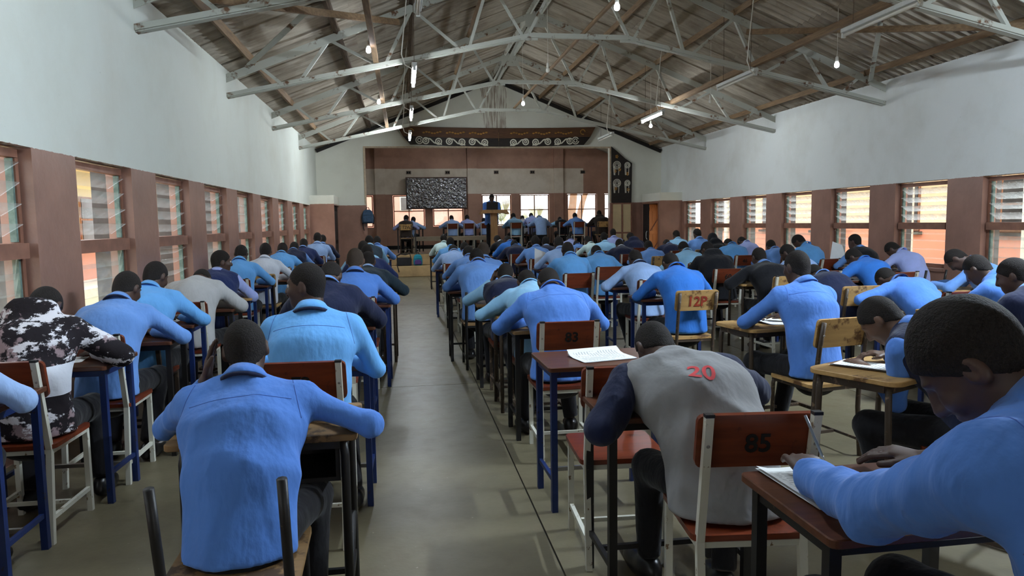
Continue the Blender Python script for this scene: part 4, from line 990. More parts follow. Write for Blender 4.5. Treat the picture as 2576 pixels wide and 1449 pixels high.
def dirv(a): return np.array([0.0, math.sin(a), math.cos(a)])
def rotx(a): c, s = math.cos(a), math.sin(a); return np.array([[1, 0, 0], [0, c, -s], [0, s, c]])
def roty(a): c, s = math.cos(a), math.sin(a); return np.array([[c, 0, s], [0, 1, 0], [-s, 0, c]])
def rotz(a): c, s = math.cos(a), math.sin(a); return np.array([[c, -s, 0], [s, c, 0], [0, 0, 1]])
def unit(v): return v / (np.linalg.norm(v) + 1e-9)
PSEED = [0]
class Fig: pass
def person(label, P, base=0.0, yaw=0, wear='shirt', col='blue', col2='navy', hp=35, hy=0, hr=0, arms=('W', 'W'), size=1.0, lat=0.0, tie=False, hair='hair_black', skin='skin_dark',
           face=False, standing=False, thick=0.008, feet=None, group='students sitting the exam', bulk=1.0, hump=0.30, sleeve='long', collar=True, loose=0.017, elb=None, lod=None, headsize=1.0, neck=0.085):
    PSEED[0] += 1; seed = PSEED[0]; rs = random.Random(seed)
    s = size; zh = P[2] - base; hpr = R(hp); hs = 0.945 * headsize * s
    seatz = 0.46 if not standing else 0.88 * s
    dist = (Vector(P) - CAM_POS).length
    hb, hc = (0.0075, 0.010) if dist < 3.3 else (0.011, 0.0135) if dist < 6 else (0.016, 0.0175) if dist < 9.5 else (0.024, 0.024)
    if lod: hb, hc = lod
    H = rotz(R(hy)) @ rotx(-hpr) @ roty(R(hr))
    hup, hfw = H[:, 2], H[:, 1]
    def chain(th):
        p = [np.array([0.0, 0.0, seatz + 0.09 * s])]
        for L_, a in ((0.175, th - hump), (0.165, th + 0.02), (0.16, th + hump)): p.append(p[-1] + L_ * s * dirv(a))
        for i, f_ in ((1, 0.25), (2, 0.6), (3, 1.0)): p[i][0] += lat * f_
        an = (th + hump) * 0.55 + hpr * 0.45
        nk = p[3] + neck * s * dirv(an); nk[0] += lat * 0.15
        return p, nk, nk + 0.072 * s * hup + 0.02 * s * hfw
    while True:
        hs = 0.945 * headsize * s; lo_ = max((chain(a_)[2][2], a_) for a_ in np.linspace(-0.5, 0.6, 23)); hi_ = 1.5
        if lo_[0] >= zh or s > size * 1.12: lo_ = lo_[1]; break
        s *= 1.015
    for _ in range(30):
        th = (lo_ + hi_) / 2; _, _, hc_ = chain(th)
        if hc_[2] > zh: lo_ = th
        else: hi_ = th
    p, nk, hd = chain(th)
    G = Fig(); yr = R(yaw); off = rotz(yr) @ hd
    root = thing('person', label, 'person', (P[0] - off[0], P[1] - off[1], base), yr, group)
    G.root = root; G.th = th; G.hd = hd
    sd = np.array([1.0, 0, 0]); up3 = unit(p[3] - p[2]); fw3 = np.array([0, up3[2], -up3[1]])
    tilt = lat * 0.25
    sh = {}; el = {}; wr = {}; hdn = {}
    for i, e in ((0, -1), (1, 1)):
        sh[e] = p[3] - 0.055 * s * up3 + fw3 * 0.015 + np.array([e * 0.175 * s * bulk, 0, -e * tilt * 0.3])
        a = arms[i]; zd = 0.748 + 0.040; ye = max(0.27, sh[e][1] + 0.03); hdir = None
        if isinstance(a, dict):
            E = np.array(a['e'], float); Wt = np.array(a['w'], float); hdir = a.get('h')
            if a.get('W'):
                rl_ = np.array([P[0] - off[0], P[1] - off[1], base]); E = rotz(-yr) @ (E - rl_); Wt = rotz(-yr) @ (Wt - rl_)
                if hdir is not None: hdir = tuple(rotz(-yr) @ np.array(hdir))
        elif a == 'W': E = np.array([e * 0.28, ye + 0.03, zd]); Wt = np.array([e * 0.10, ye + 0.17, zd - 0.005])
        elif a == 'X': E = np.array([e * 0.325, ye + 0.0, zd]); Wt = np.array([e * 0.13, ye + 0.16, zd - 0.005])
        elif a == 'F': E = np.array([e * 0.31, ye + 0.03, zd]); Wt = np.array([e * 0.05, ye + 0.15, zd])
        elif a == 'H': E = np.array([e * 0.28, ye + 0.08, zd + 0.005]); Wt = hd + H @ np.array([e * 0.118, 0.01, -0.075]); hdir = tuple(H @ np.array([-e * 0.30, -0.22, 1.0]))
        elif a == 'N': E = np.array([e * 0.24, ye + 0.06, zd + 0.005]); Wt = np.array([e * 0.10, ye + 0.28, zd - 0.005])
        elif a == 'L': E = np.array([e * 0.27, sh[e][1] - 0.03, sh[e][2] - 0.27]); Wt = np.array([e * 0.16, sh[e][1] + 0.18, 0.64])
        elif a == 'S': E = np.array([e * 0.24, sh[e][1] + 0.10, sh[e][2] - 0.25]); Wt = np.array([e * 0.12, sh[e][1] + 0.32, sh[e][2] - 0.22])
        v = E - sh[e]; L_ = np.linalg.norm(v); tgt = min(max(L_, 0.25 * s), 0.31 * s); el[e] = sh[e] + v / L_ * tgt
        v = Wt - el[e]; L_ = np.linalg.norm(v); tgt = min(max(L_, 0.22 * s), 0.27 * s) if L_ < 0.4 else 0.26 * s; wr[e] = el[e] + v / (L_ + 1e-9) * tgt
        hdn[e] = unit(np.array(hdir)) if hdir is not None else unit(unit(wr[e] - el[e]) * 0.8 + np.array([0, 0.45, -0.05]))
    G.wr, G.el, G.sh, G.H = wr, el, sh, H
    # legs
    hip = {}; kn = {}; an = {}
    for e in (-1, 1):
        hip[e] = p[0] + np.array([e * 0.085 * s, 0.02, -0.035 * s])
        if standing: kn[e] = np.array([e * 0.10, 0.03, 0.47 * s]); an[e] = np.array([e * 0.11, -0.02, 0.075])
        else:
            kn[e] = np.array([e * rs.uniform(0.10, 0.17), 0.42 * s, 0.47 + 0.02 * s]); an[e] = np.array([e * rs.uniform(0.06, 0.16), rs.uniform(0.22, 0.45), 0.085])
            if feet: an[e] = np.array(feet[0 if e < 0 else 1], float)
    # ---- body: one continuous surface
    B = Field(); pb = p[0] + np.array([0, -0.01, -0.055])
    for a, b, A, Bb in ((pb, p[1], (0.13, 0.09), (0.125, 0.088)), (p[1], p[2], (0.125, 0.088), (0.145, 0.095)), (p[2], p[3] - 0.03 * up3, (0.145, 0.095), (0.10, 0.065))):
        B.ecap(a, b, sd, (A[0] * s, A[1] * s), (Bb[0] * s, Bb[1] * s), 0.04)
    B.cone(sh[-1], sh[1], 0.045 * s, 0.045 * s, 0.04)
    nb = p[3] - 0.02 * up3
    B.cone(nb, nk + 0.025 * hup, 0.060 * s, 0.054 * s, 0.03)
    hm = np.stack([H[:, 0], H[:, 1], H[:, 2]])
    hl = lambda x, y, z: hd + hs * (H @ np.array([x, y, z]))
    B.ell(hd, hm, np.array([0.073, 0.093, 0.097]) * hs, 0.02)
    B.ell(hl(0, 0.032, -0.058), hm, np.array([0.056, 0.064, 0.070]) * hs, 0.03)
    B.ell(hl(0, 0.066, -0.098), hm, np.array([0.030, 0.026, 0.022]) * hs, 0.03)
    for e in (-1, 1):
        B.ell(hl(e * 0.077, -0.008, -0.018), hm @ rotz(0), np.array([0.0125, 0.021, 0.033]) * hs, 0.008)
        if hb < 0.012: B.ell(hl(e * 0.086, -0.001, -0.014), hm, np.array([0.007, 0.011, 0.018]) * hs, 0.004, True)
    if hb < 0.017:
        B.cone(hl(0, 0.091, 0.008), hl(0, 0.110, -0.032), 0.010 * hs, 0.0165 * hs, 0.012)
        for e in (-1, 1): B.ell(hl(e * 0.016, 0.1, -0.036), hm, np.array([0.011, 0.012, 0.010]) * hs, 0.008)
        B.ell(hl(0, 0.090, -0.063), hm, np.array([0.026, 0.014, 0.009]) * hs, 0.006); B.ell(hl(0, 0.087, -0.078), hm, np.array([0.024, 0.014, 0.009]) * hs, 0.006)
        B.ell(hl(0, 0.082, 0.020), hm, np.array([0.050, 0.014, 0.009]) * hs, 0.012)
        for e in (-1, 1):
            B.ell(hl(e * 0.031, 0.094, 0.0), hm, np.array([0.017, 0.012, 0.010]) * hs, 0.01, True); B.ell(hl(e * 0.042, 0.066, -0.035), hm, np.array([0.022, 0.022, 0.020]) * hs, 0.02)
    fr = 0.0085 if hb < 0.012 else 0.0095
    for e in (-1, 1):
        B.cone(sh[e], el[e], 0.042 * s, 0.033 * s, 0.02); B.cone(el[e], wr[e], 0.034 * s, 0.024 * s, 0.015)
        d = hdn[e]; nrm = np.array([0, 0, -1.0]) - d * (-d[2]); nrm = unit(nrm) if np.linalg.norm(nrm) > 0.15 else unit(np.cross(d, [0, 1.0, 0]))
        if arms[0 if e < 0 else 1] == 'H': nrm = unit(hd - wr[e] - d * (d @ (hd - wr[e])))
        side = np.cross(d, nrm)
        if side[0] * e > 0: side = -side                      # thumb towards the middle
        w0 = wr[e]; B.ecap(w0, w0 + 0.075 * s * d, side, (0.028 * s, 0.016 * s), (0.040 * s, 0.015 * s), 0.015)
        curl = (0.35, 0.9) if arms[0 if e < 0 else 1] != 'H' else (0.1, 0.35)
        for i_ in range(4):
            o_ = side * s * (0.030 - 0.020 * i_); L1 = (0.040, 0.044, 0.041, 0.032)[i_] * s
            b0 = w0 + 0.078 * s * d + o_; b1 = b0 + L1 * unit(d + nrm * curl[0]); b2 = b1 + L1 * 0.75 * unit(d + nrm * curl[1])
            B.cone(b0, b1, fr * s, fr * s * 0.95, 0.005); B.cone(b1, b2, fr * s * 0.95, fr * s * 0.8, 0.004)
        t0 = w0 + 0.025 * s * d + side * 0.026 * s; t1 = t0 + 0.045 * s * unit(d * 0.75 + side * 0.6 + nrm * 0.2); t2 = t1 + 0.03 * s * unit(d + nrm * 0.3)
        B.cone(t0, t1, 0.012 * s, 0.0105 * s, 0.008); B.cone(t1, t2, 0.0105 * s, 0.0085 * s, 0.004)
        B.cone(hip[e], kn[e], 0.062 * s, 0.048 * s, 0.03); B.cone(kn[e], an[e], 0.045 * s, 0.030 * s, 0.02)
        B.ell(an[e] + np.array([0, 0.07, -0.04]), np.eye(3), (0.034, 0.11, 0.03), 0.02)
    body = obj('body', B.mesh('body', hb), skin, root)
    # ---- hair
    Hr = Field(); tk = thick
    Hr.ell(hl(0, -0.005 - 0.35 * tk, 0.006 + 0.65 * tk), hm, np.array([0.0715 + 0.6 * tk, 0.0895 + 0.6 * tk, 0.092 + 0.6 * tk]) * hs, 0.01)
    Hr.ell(hd, hm, np.array([0.0735 + 0.0025, 0.093 + 0.003, 0.097 + 0.003]) * hs, 0.01); Hr.cone(nb * 0.35 + (nk + 0.025 * hup) * 0.65 , nk + 0.025 * hup, 0.0575 * s, 0.0565 * s, 0.03)
    fr_, bk_ = np.array(hl(0, 0.088, 0.052)), np.array(hl(0, -0.080, -0.100)); xdir = H[:, 0]
    pn = unit(np.cross(xdir, fr_ - bk_)); pn = pn if pn @ hup > 0 else -pn
    hnz = folds(seed + 500, 0.0035) if thick > 0.012 else None
    hairo = obj('hair', Hr.mesh('hair', min(hb, 0.014) if thick < 0.012 else 0.008, clips=[(-pn, -(pn @ bk_))], noise=hnz), hair, root)
    # ---- top garments
    def torso(F, x, arms_='both', k=0.045, lowx=0.0, amul=1.0):
        F.ecap(pb + np.array([0, -0.005, -0.06]), p[1], sd, ((0.160 + x + lowx) * s * bulk, (0.122 + x + lowx) * s), ((0.148 + x) * s * bulk, (0.112 + x) * s), k)
        F.ecap(p[1], p[2], sd, ((0.148 + x) * s * bulk, (0.112 + x) * s), ((0.170 + x) * s * bulk, (0.120 + x) * s), k)
        F.ecap(p[2], p[3] - 0.045 * up3 * s, sd, ((0.170 + x) * s * bulk, (0.118 + x) * s), ((0.125 + x) * s * bulk, (0.072 + x) * s), k)
        F.cone(sh[-1] * 0.92 + sh[1] * 0.08, sh[-1] * 0.08 + sh[1] * 0.92, (0.050 + x) * s, (0.050 + x) * s, 0.06)
        F.cone(p[3] - 0.05 * up3, p[3] + 0.015 * up3, (0.072 + x * 0.5) * s, (0.058 + x * 0.3) * s, 0.05)
    def sleeves(F, x, short=False, k=0.035):
        for e in (-1, 1):
            F.cone(sh[e], el[e], (0.046 + x) * s, (0.036 + x) * s, k)
            q = wr[e] if not short else el[e] * 0.65 + wr[e] * 0.35
            F.cone(el[e], q, (0.036 + x) * s, (0.029 + x * 0.6) * s, 0.02, True)
    zc = seatz + 0.012
    hem = [((0, 0, -1.0), -zc)] if not standing else [((0, 0, -1.0), -(seatz - 0.08))]
    am = 0.0065 if hc < 0.013 else 0.006 if hc < 0.017 else 0.005
    cl = 'shirt_' + col if 'shirt_' + col in MATS else col
    c2 = 'cloth_' + col2 if 'cloth_' + col2 in MATS else col2
    F = Field()
    if wear in ('shirt', 'vest'):
        torso(F, loose); sleeves(F, loose * 0.8, sleeve == 'short'); G.top = obj('shirt', F.mesh('shirt', hc, hem, folds(seed, am)), cl, root)
        if wear == 'vest':
            F = Field(); F.p = []; torso(F, loose + 0.012); ve = F.mesh('vest', hc, hem + [((0, 0, 0), -1)][:0], folds(seed, am * 0.6)); G.vest = obj('vest', ve, c2, root)
    elif wear == 'raglan':
        torso(F, loose + 0.01, lowx=0.01); G.top = obj('sweatshirt', F.mesh('sweatshirt', hc, hem, folds(seed, am)), cl, root)
        for e in (-1, 1):
            F = Field(); cm = (sh[e] * 0.75 + p[3] * 0.25); F.cone(cm + up3 * 0.006, sh[e], (0.046 + loose) * s, (0.050 + loose) * s, 0.03)
            F.cone(sh[e], el[e], (0.050 + loose) * s, (0.042 + loose) * s, 0.03); F.cone(el[e], wr[e], (0.042 + loose) * s, (0.034 + loose * 0.5) * s, 0.02, True)
            obj('sleeve', F.mesh('sleeve', hc, (), folds(seed + e, am)), c2, root)
    else:                                                     # sweater, blazer, hoodie
        x = loose + 0.008
        torso(F, x, lowx=0.006); sleeves(F, x)
        if wear in ('hoodie', 'hoodup'):
            bc = p[3] - fw3 * 0.055 + up3 * 0.03
            F.ell(bc, np.stack([sd, fw3, up3]), np.array([0.125, 0.062, 0.075]) * s, 0.04)
            if wear == 'hoodup':
                F.ell(hl(0, -0.02, 0.01), hm, np.array([0.098, 0.115, 0.125]) * hs, 0.05)
        G.top = obj({'sweater': 'sweater', 'blazer': 'blazer'}.get(wear, 'hooded_sweatshirt'), F.mesh('sweater', hc, hem, folds(seed, am)), c2, root)
    # ---- collar and tie
    if collar and wear not in ('hoodie', 'hoodup'):
        nd = unit(nk + 0.02 * hup - p[3]); rgt = np.array([1.0, 0, 0]); fwd = unit(np.cross(nd, rgt)) * -1
        if fwd[1] < 0 and abs(fwd[1]) > 0.2: fwd = -fwd
        if fwd @ hfw < -0.2: fwd = -fwd
        c0 = p[3] + nd * 0.030 * s - fwd * 0.002
        prof = [(0.060, 0.034), (0.066, 0.038), (0.093, 0.000), (0.090, -0.006), (0.062, 0.024)]
        def loft(prof, a0, a1, ns, nm, mat, dz=0.0):
            vs = []; fs = []; m = len(prof)
            for i in range(ns + 1):
                a = a0 + (a1 - a0) * i / ns; ca, sa = math.cos(a), math.sin(a)
                for r_, z_ in prof:
                    dr = 0.55 * (sa + 1) / 2
                    vs.append(tuple(c0 + s * bulk ** 0.3 * (rgt * ca * r_ * 0.98 + fwd * sa * r_ * 1.05) + nd * (z_ + dz - 0.018 * (1 + sa)) * s))
            for i in range(ns):
                for j in range(m): fs.append((i * m + j, i * m + (j + 1) % m, (i + 1) * m + (j + 1) % m, (i + 1) * m + j))
            fs.append(tuple(range(m))); fs.append(tuple(reversed(range(ns * m, ns * m + m))))
            mb = MB(); mb.add(vs, fs); return mb.build(nm, mat, root, True)
        loft(prof, R(105), R(435), 22, 'collar', cl)
        if tie: loft([(0.088, 0.004), (0.096, 0.000), (0.097, -0.014), (0.088, -0.012)], R(150), R(390), 16, 'tie', 'cloth_tie', -0.006)
    # ---- trousers, shoes
    F = Field(); F.ecap(pb + np.array([0, 0, -0.045]), p[0] + 0.08 * unit(p[1] - p[0]), sd, (0.150 * s, 0.112 * s), (0.130 * s, 0.095 * s), 0.03)
    for e in (-1, 1):
        F.cone(hip[e], kn[e], 0.085 * s, 0.070 * s, 0.04); F.cone(kn[e], an[e] + np.array([0, 0, 0.02]), 0.068 * s, 0.052 * s, 0.03, True)
    obj('trousers', F.mesh('trousers', max(hc, 0.018), [((0, 0, -1.0), -(seatz + 0.004))] if False else (), folds(seed + 90, 0.002)), 'cloth_trouser', root)
    for e in (-1, 1):
        F = Field(); a = an[e]; yw = rs.uniform(-0.2, 0.2); dd = np.array([math.sin(yw), math.cos(yw), 0])
        M = np.stack([np.array([dd[1], -dd[0], 0]), dd, np.array([0, 0, 1.0])])
        F.ell(a + dd * 0.065 + np.array([0, 0, -0.045]), M, (0.046, 0.140, 0.048), 0.02); F.ell(a + np.array([0, 0, -0.02]), M, (0.046, 0.062, 0.052), 0.03)
        obj('shoe', F.mesh('shoe', max(hb, 0.013), [((0, 0, -1.0), -0.004)]), 'shoe_black', root)
    if face:
        for e in (-1, 1):
            mb = MB(); c = hl(e * 0.031, 0.082, 0.0)
            mb.lathe([(0.001, -0.0115), (0.008, -0.008), (0.0115, 0), (0.008, 0.008), (0.001, 0.0115)], 12, Matrix.Translation(Vector(c))); ey = mb.build('eye', 'eye_white', root, True)
            c2_ = hl(e * 0.031, 0.0905, 0.0); mb = MB(); mb.lathe([(0.001, -0.005), (0.0045, -0.003), (0.0055, 0), (0.0045, 0.003), (0.001, 0.005)], 10, Matrix.Translation(Vector(c2_))); mb.build('iris', 'eye_dark', ey, True)
    G.p, G.up3, G.fw3, G.c, G.s = p, up3, fw3, hl, s
    return G

# ================================================================ WHO SITS WHERE
ORD = ['nearest', 'second', 'third', 'fourth', 'fifth', 'sixth', 'seventh', 'eighth', 'ninth', 'tenth', 'eleventh', 'twelfth', 'thirteenth', 'fourteenth', 'fifteenth']
CP = {'A': 'left window column', 'B': 'column left of aisle', 'C': 'column right of aisle', 'D': 'second column right of aisle',
      'E': 'third column right of aisle', 'F': 'fourth column right of aisle', 'G': 'right window column', 'S': 'on the stage'}
# column, u, v, depth, looks, options, chair, desk
LIST = [
 ('A', -170, 815, 3.15, 'pale blue shirt', dict(col='pale', arms=('W', 'X')), 'red', 'blue'),
 ('A', 115, 768, 4.0, 'black and white camouflage hoodie', dict(wear='hoodie', col2='camo_cloth', hp=62, arms=('X', 'X'), bulk=1.06, lat=-0.05), 'red', 'blue'),
 ('A', 320, 722, 4.75, 'mid blue shirt', dict(col='blue', hp=35, hy=-15, arms=('X', 'X'), tie=True), 'red', 'black'),
 ('A', 392, 692, 5.45, 'sky blue shirt', dict(col='sky', hp=30, hy=-20, arms=('W', 'X')), 'reddark', 'blue'),
 ('A', 508, 704, 6.5, 'light grey sweater', dict(wear='sweater', col='white', col2='shirt_grey', hp=85, arms=('F', 'F'), collar=False), 'red', 'black'),
 ('A', 556, 656, 7.3, 'navy vest over blue shirt, face turned right', dict(wear='vest', col='lav', col2='navyblue', hp=8, hy=-58, arms=('W', 'W'), face=True, thick=0.012, lod=(0.011, 0.014)), 'tan', 'tan'),
 ('A', 607, 637, 8.8, 'pale sky blue shirt', dict(col='sky', hp=35, arms=('X', 'X')), 'red', 'blue'),
 ('A', 668, 630, 9.6, 'off-white shirt', dict(col='white', hp=15, arms=('W', 'X')), 'tan', 'black'),
 ('A', 711, 627, 11.0, 'bright blue shirt', dict(col='sky', hp=45, arms=('W', 'X')), 'red', 'blue'),
 ('A', 740.6, 623, 12.2, 'navy vest with blue sleeves', dict(wear='vest', col='blue', col2='navy', hp=55), 'tan', 'black'),
 ('A', 764, 613.5, 13.3, 'navy sweater', dict(wear='sweater', col='blue', col2='navyblue', hp=40), 'red', 'blue'),
 ('A', 799, 598, 14.6, 'pale blue-white shirt', dict(col='pale', hp=15), 'red', 'black'),
 ('A', 812, 602, 15.7, 'dark navy sweater', dict(wear='sweater', col='blue', col2='navy', hp=20), 'red', 'black'),
 ('B', 617, 872, 2.50, 'blue shirt, head resting on left hand', dict(nick='nearest blue shirt', col='deep', hp=22, hy=8, hr=-6, lat=-0.02, size=0.93, tie=True, bulk=1.08, arms=('H', dict(e=(-0.13, 2.36, 0.785), w=(-0.32, 2.58, 0.785), W=1)), feet=((-0.1, 0.35, 0.085), (0.16, 0.30, 0.085)), hump=0.08), 'bare', 'box'),
 ('B', 771, 714, 3.55, 'bright sky blue shirt, face turned left', dict(col='sky', hp=6, hy=72, tie=True, face=True, arms=('X', dict(e=(-0.18, 3.50, 0.79), w=(-0.36, 3.70, 0.785), W=1)), thick=0.013, bulk=1.08, hump=0.16, num=('72',)), 'red', 'blue'),
 ('B', 832, 694, 4.95, 'dark navy sweater, bent over', dict(wear='sweater', col='blue', col2='navy', hp=60, arms=('X', 'X'), hy=-10), 'red', 'blue'),
 ('B', 894, 653, 6.3, 'blue shirt with dark tie, faded hair', dict(col='deep', hp=18, tie=True, hair='hair_fade', skin='skin_brown', arms=('X', 'X')), 'red', 'blue'),
 ('B', 926, 656, 7.6, 'dark green sweater', dict(wear='sweater', col='pale', col2='green', hp=30, arms=('X', 'X')), 'tan', 'round'),
 ('B', 923, 634, 9.2, 'navy blue sweater', dict(wear='sweater', col='blue', col2='navyblue', hp=45, arms=('X', 'X')), 'red', 'black'),
 ('B', 914, 623, 10.3, 'pale cyan shirt', dict(col='cyan', hp=30, arms=('X', 'X')), 'red', 'blue'),
 ('B', 929, 607, 12.6, 'grey-green vest with blue sleeves', dict(wear='vest', col='cyan', col2='teal', hp=40, hy=10), 'red', 'black'),
 ('B', 949, 606, 14.6, 'short-sleeved blue shirt', dict(col='blue', hp=30, sleeve='short', arms=('W', 'X')), 'red', 'blue'),
 ('C', 2440, 905, 1.2, 'blue shirt, writing, cut off by the right edge', dict(col='deep', hp=52, hy=26, yaw=14, thick=0.026, size=1.08, bulk=1.14, loose=0.028, neck=0.07, dpos=(1.21, 1.585), ppos=(1.07, 1.66), dyaw=-14, nick='blue shirt at right edge', lat=-0.09, dd=0.46, dx=0.12, arms=(dict(e=tuple(atz(2150, 1290, 0.80)), w=tuple(atz(2045, 1200, 0.79)), W=1, h=(0.25, 0.9, 0.15)), dict(e=(1.40, 1.35, 0.79), w=tuple(atz(2250, 1120, 0.80)), W=1, h=(-0.6, 0.7, 0.05))), hump=0.62, headsize=0.90, lod=(0.006, 0.0085)), 'reddark', 'black'),
 ('C', 1645, 868, 2.62, 'grey sweatshirt with red 20 and navy sleeves', dict(wear='raglan', col='marl_grey', col2='navy', hp=60, hy=6, lat=-0.10, size=0.94, nick='grey 20 sweatshirt', bulk=1.15, arms=(dict(e=(0.72, 2.38, 0.785), w=(0.86, 2.58, 0.785), W=1), 'N'), dd=0.41, dx=-0.08, cr=-6, num=('85',), collar=False, loose=0.024, hump=0.26, feet=((-0.14, 0.42, 0.085), (0.10, 0.25, 0.085))), 'red', 'black'),
 ('C', 1380, 710, 4.65, 'bright blue shirt, broad back', dict(col='deep', hp=62, arms=('X', 'X'), bulk=1.1, num=('83', 'stencil_black', 0.085, 0.02)), 'red', 'tanblack'),
 ('C', 1325, 710, 5.45, 'pale cyan shirt', dict(col='cyan', hp=65, arms=('X', 'X')), 'reddark', 'round'),
 ('C', 1272, 690, 6.3, 'dark vest, head propped on left hand', dict(wear='vest', col='cyan', col2='navy', hp=40, hy=-15, tie=True, arms=('H', 'W'), skin='skin_brown'), 'reddark', 'tanblack'),
 ('C', 1199, 648, 7.4, 'large blue shirt', dict(col='blue', hp=55, arms=('X', 'X'), bulk=1.1, skin='skin_brown'), 'bare', 'black'),
 ('C', 1216, 629, 8.7, 'blue shirt with dark tie and cropped hair', dict(nick='blue shirt and tie', col='blue', hp=15, tie=True, hair='hair_fade'), 'red', 'black'),
 ('C', 1178, 636, 9.6, 'light blue shirt, head bowed', dict(col='blue', hp=45), 'red', 'black'),
 ('C', 1140, 631, 11.1, 'pale blue shirt, head right down', dict(col='pale', hp=70), 'red', 'blue'),
 ('C', 1168.5, 623, 12.2, 'plain blue shirt', dict(col='blue', hp=30), 'red', 'black'),
 ('C', 1133, 610, 13.3, 'sky blue shirt', dict(col='sky', hp=25), 'red', 'black'),
 ('C', 1116, 600, 15.8, 'mint white shirt', dict(col='mint', hp=25), 'red', 'black'),
 ('D', 2005, 668, 4.30, 'blue shirt sitting upright', dict(col='deep', hp=14, yaw=8, lat=0.06, arms=('X', 'X'), bulk=1.05, hump=0.18), 'tan', 'round'),
 ('D', 1687, 662.5, 6.2, 'bright blue shirt before the 12P chair', dict(col='azure', hp=58, arms=('X', 'X'), bulk=1.08, num=('12P', 'stencil_red', 0.12)), 'tan', 'blue'),
 ('D', 1598, 651, 7.4, 'pale blue shirt before the chair numbered 61', dict(col='pale', hp=45, tie=True, arms=('X', 'X'), num=('61',)), 'red', 'blue'),
 ('D', 1428, 629, 8.4, 'light blue shirt with bowed head', dict(col='sky', hp=45, arms=('X', 'W')), 'red', 'blue'),
 ('D', 1500, 634.5, 9.55, 'blue shirt bent to the left', dict(nick='bent blue shirt', col='sky', hp=60, arms=('X', 'X')), 'red', 'blue'),
 ('D', 1405, 611.5, 10.4, 'grey-blue shirt', dict(col='pale', hp=30, arms=('X', 'W')), 'red', 'blue'),
 ('D', 1346, 607, 11.8, 'blue shirt with raised pen arm', dict(col='blue', hp=20, arms=('H', 'W')), 'red', 'black'),
 ('D', 1373, 608, 12.9, 'navy vest over white shirt', dict(wear='vest', col='pale', col2='navy', hp=20, hy=-20), 'red', 'blue'),
 ('D', 1294, 616, 13.9, 'dark navy sweater', dict(wear='sweater', col='blue', col2='navy', hp=60), 'red', 'black'),
 ('D', 1277, 604, 14.7, 'steel blue sweater', dict(wear='sweater', col='blue', col2='shirt_azure', hp=60, yaw=15), 'red', 'black'),
 ('D', 1251, 603, 15.8, 'black sweater leaning left', dict(wear='sweater', col='white', col2='black', hp=50, yaw=25), 'red', 'black'),
 ('D', 2212, 800, 3.02, 'navy vest, head bowed beside the worn desk', dict(wear='vest', col='deep', col2='navy', hp=55, hy=12, yaw=26, bulk=1.0, arms=(dict(e=tuple(aty(2255, 1015, 2.85)), w=tuple(aty(2190, 935, 3.02)), W=1), 'W'), skin='skin_brown', thick=0.012), 'reddark', 'round'),
 ('E', 2549, 690, 3.95, 'navy blazer, cut off by the right edge', dict(wear='blazer', col='blue', col2='navy', hp=25, hy=25, yaw=8, thick=0.012, bulk=1.1), 'reddark', 'black'),
 ('E', 2456.6, 674, 4.7, 'royal blue shirt, elbows on desk', dict(col='deep', hp=45, yaw=22, arms=('N', 'W')), 'red', 'tan'),
 ('E', 2227.6, 701, 5.65, 'blue shirt slumped on the desk', dict(nick='slumped blue shirt', col='deep', hp=65, yaw=10, tie=True, arms=('X', 'X'), bulk=1.1), 'red', 'tan'),
 ('E', 2048, 690, 6.3, 'dark blue sweater, head hidden', dict(wear='sweater', col='blue', col2='navy', hp=70), 'tan', 'black'),
 ('E', 1909, 645, 7.4, 'black sweater', dict(wear='sweater', col='blue', col2='black', hp=25, arms=('X', 'X'), bulk=1.1), 'tanwhite', 'round'),
 ('E', 1980.6, 635, 7.9, 'pale blue shirt leaning left', dict(col='pale', hp=40, hy=20, yaw=10), 'red', 'blue'),
 ('E', 1779.5, 627, 8.6, 'black hoodie before the chair numbered 60', dict(wear='hoodie', col2='black', hp=40, hy=15, bulk=1.12, num=('60',)), 'red', 'black'),
 ('E', 1719, 624, 9.9, 'very pale blue shirt', dict(col='cyan', hp=50, arms=('X', 'X')), 'red', 'blue'),
 ('E', 1631, 619, 12.0, 'mid blue shirt', dict(col='blue', hp=30), 'tan', 'blue'),
 ('E', 1558, 614, 12.9, 'dark navy sweater', dict(wear='sweater', col='white', col2='navy', hp=40, arms=('X', 'X')), 'red', 'black'),
 ('E', 1519, 596, 14.3, 'light cyan shirt', dict(col='cyan', hp=5), 'red', 'blue'),
 ('E', 1478, 604.5, 15.1, 'white shirt turned left', dict(col='mint', hp=30, yaw=20), 'red', 'black'),
 ('E', 1450, 615.5, 16.4, 'small blue shirt', dict(col='blue', hp=60), 'red', 'black'),
 ('E', 1432, 603, 17.3, 'lavender blue shirt', dict(col='lav', hp=65), 'red', 'black'),
 ('F', 2403, 651, 6.2, 'blue shirt hunched and writing', dict(col='blue', hp=68, yaw=38, arms=('N', 'N')), 'tan', 'round'),
 ('F', 2147, 646, 7.5, 'vivid blue sweater', dict(wear='sweater', col='azure', col2='shirt_azure', hp=55, hy=20, yaw=10, arms=('X', 'X')), 'red', 'black'),
 ('F', 1832, 614, 11.6, 'light blue shirt behind the chair numbered 46', dict(col='sky', hp=70, bulk=1.15, num=('46',)), 'red', 'black'),
 ('F', 1586, 596, 15.6, 'navy hooded top', dict(wear='hoodie', col2='navy', hp=40, hy=40), 'red', 'black'),
 ('F', 1542, 585, 17.2, 'striped blue shirt', dict(col='lav', hp=8), 'red', 'blue'),
 ('G', 2244, 627, 8.6, 'lavender striped shirt leaning forward', dict(col='lav', hp=60, hy=25, yaw=12, arms=('X', 'X')), 'bare', 'black'),
 ('G', 2149.5, 606, 9.4, 'blue shirt and dark leather vest', dict(wear='vest', col='blue', col2='black', hp=12, hy=25, yaw=10), 'red', 'black'),
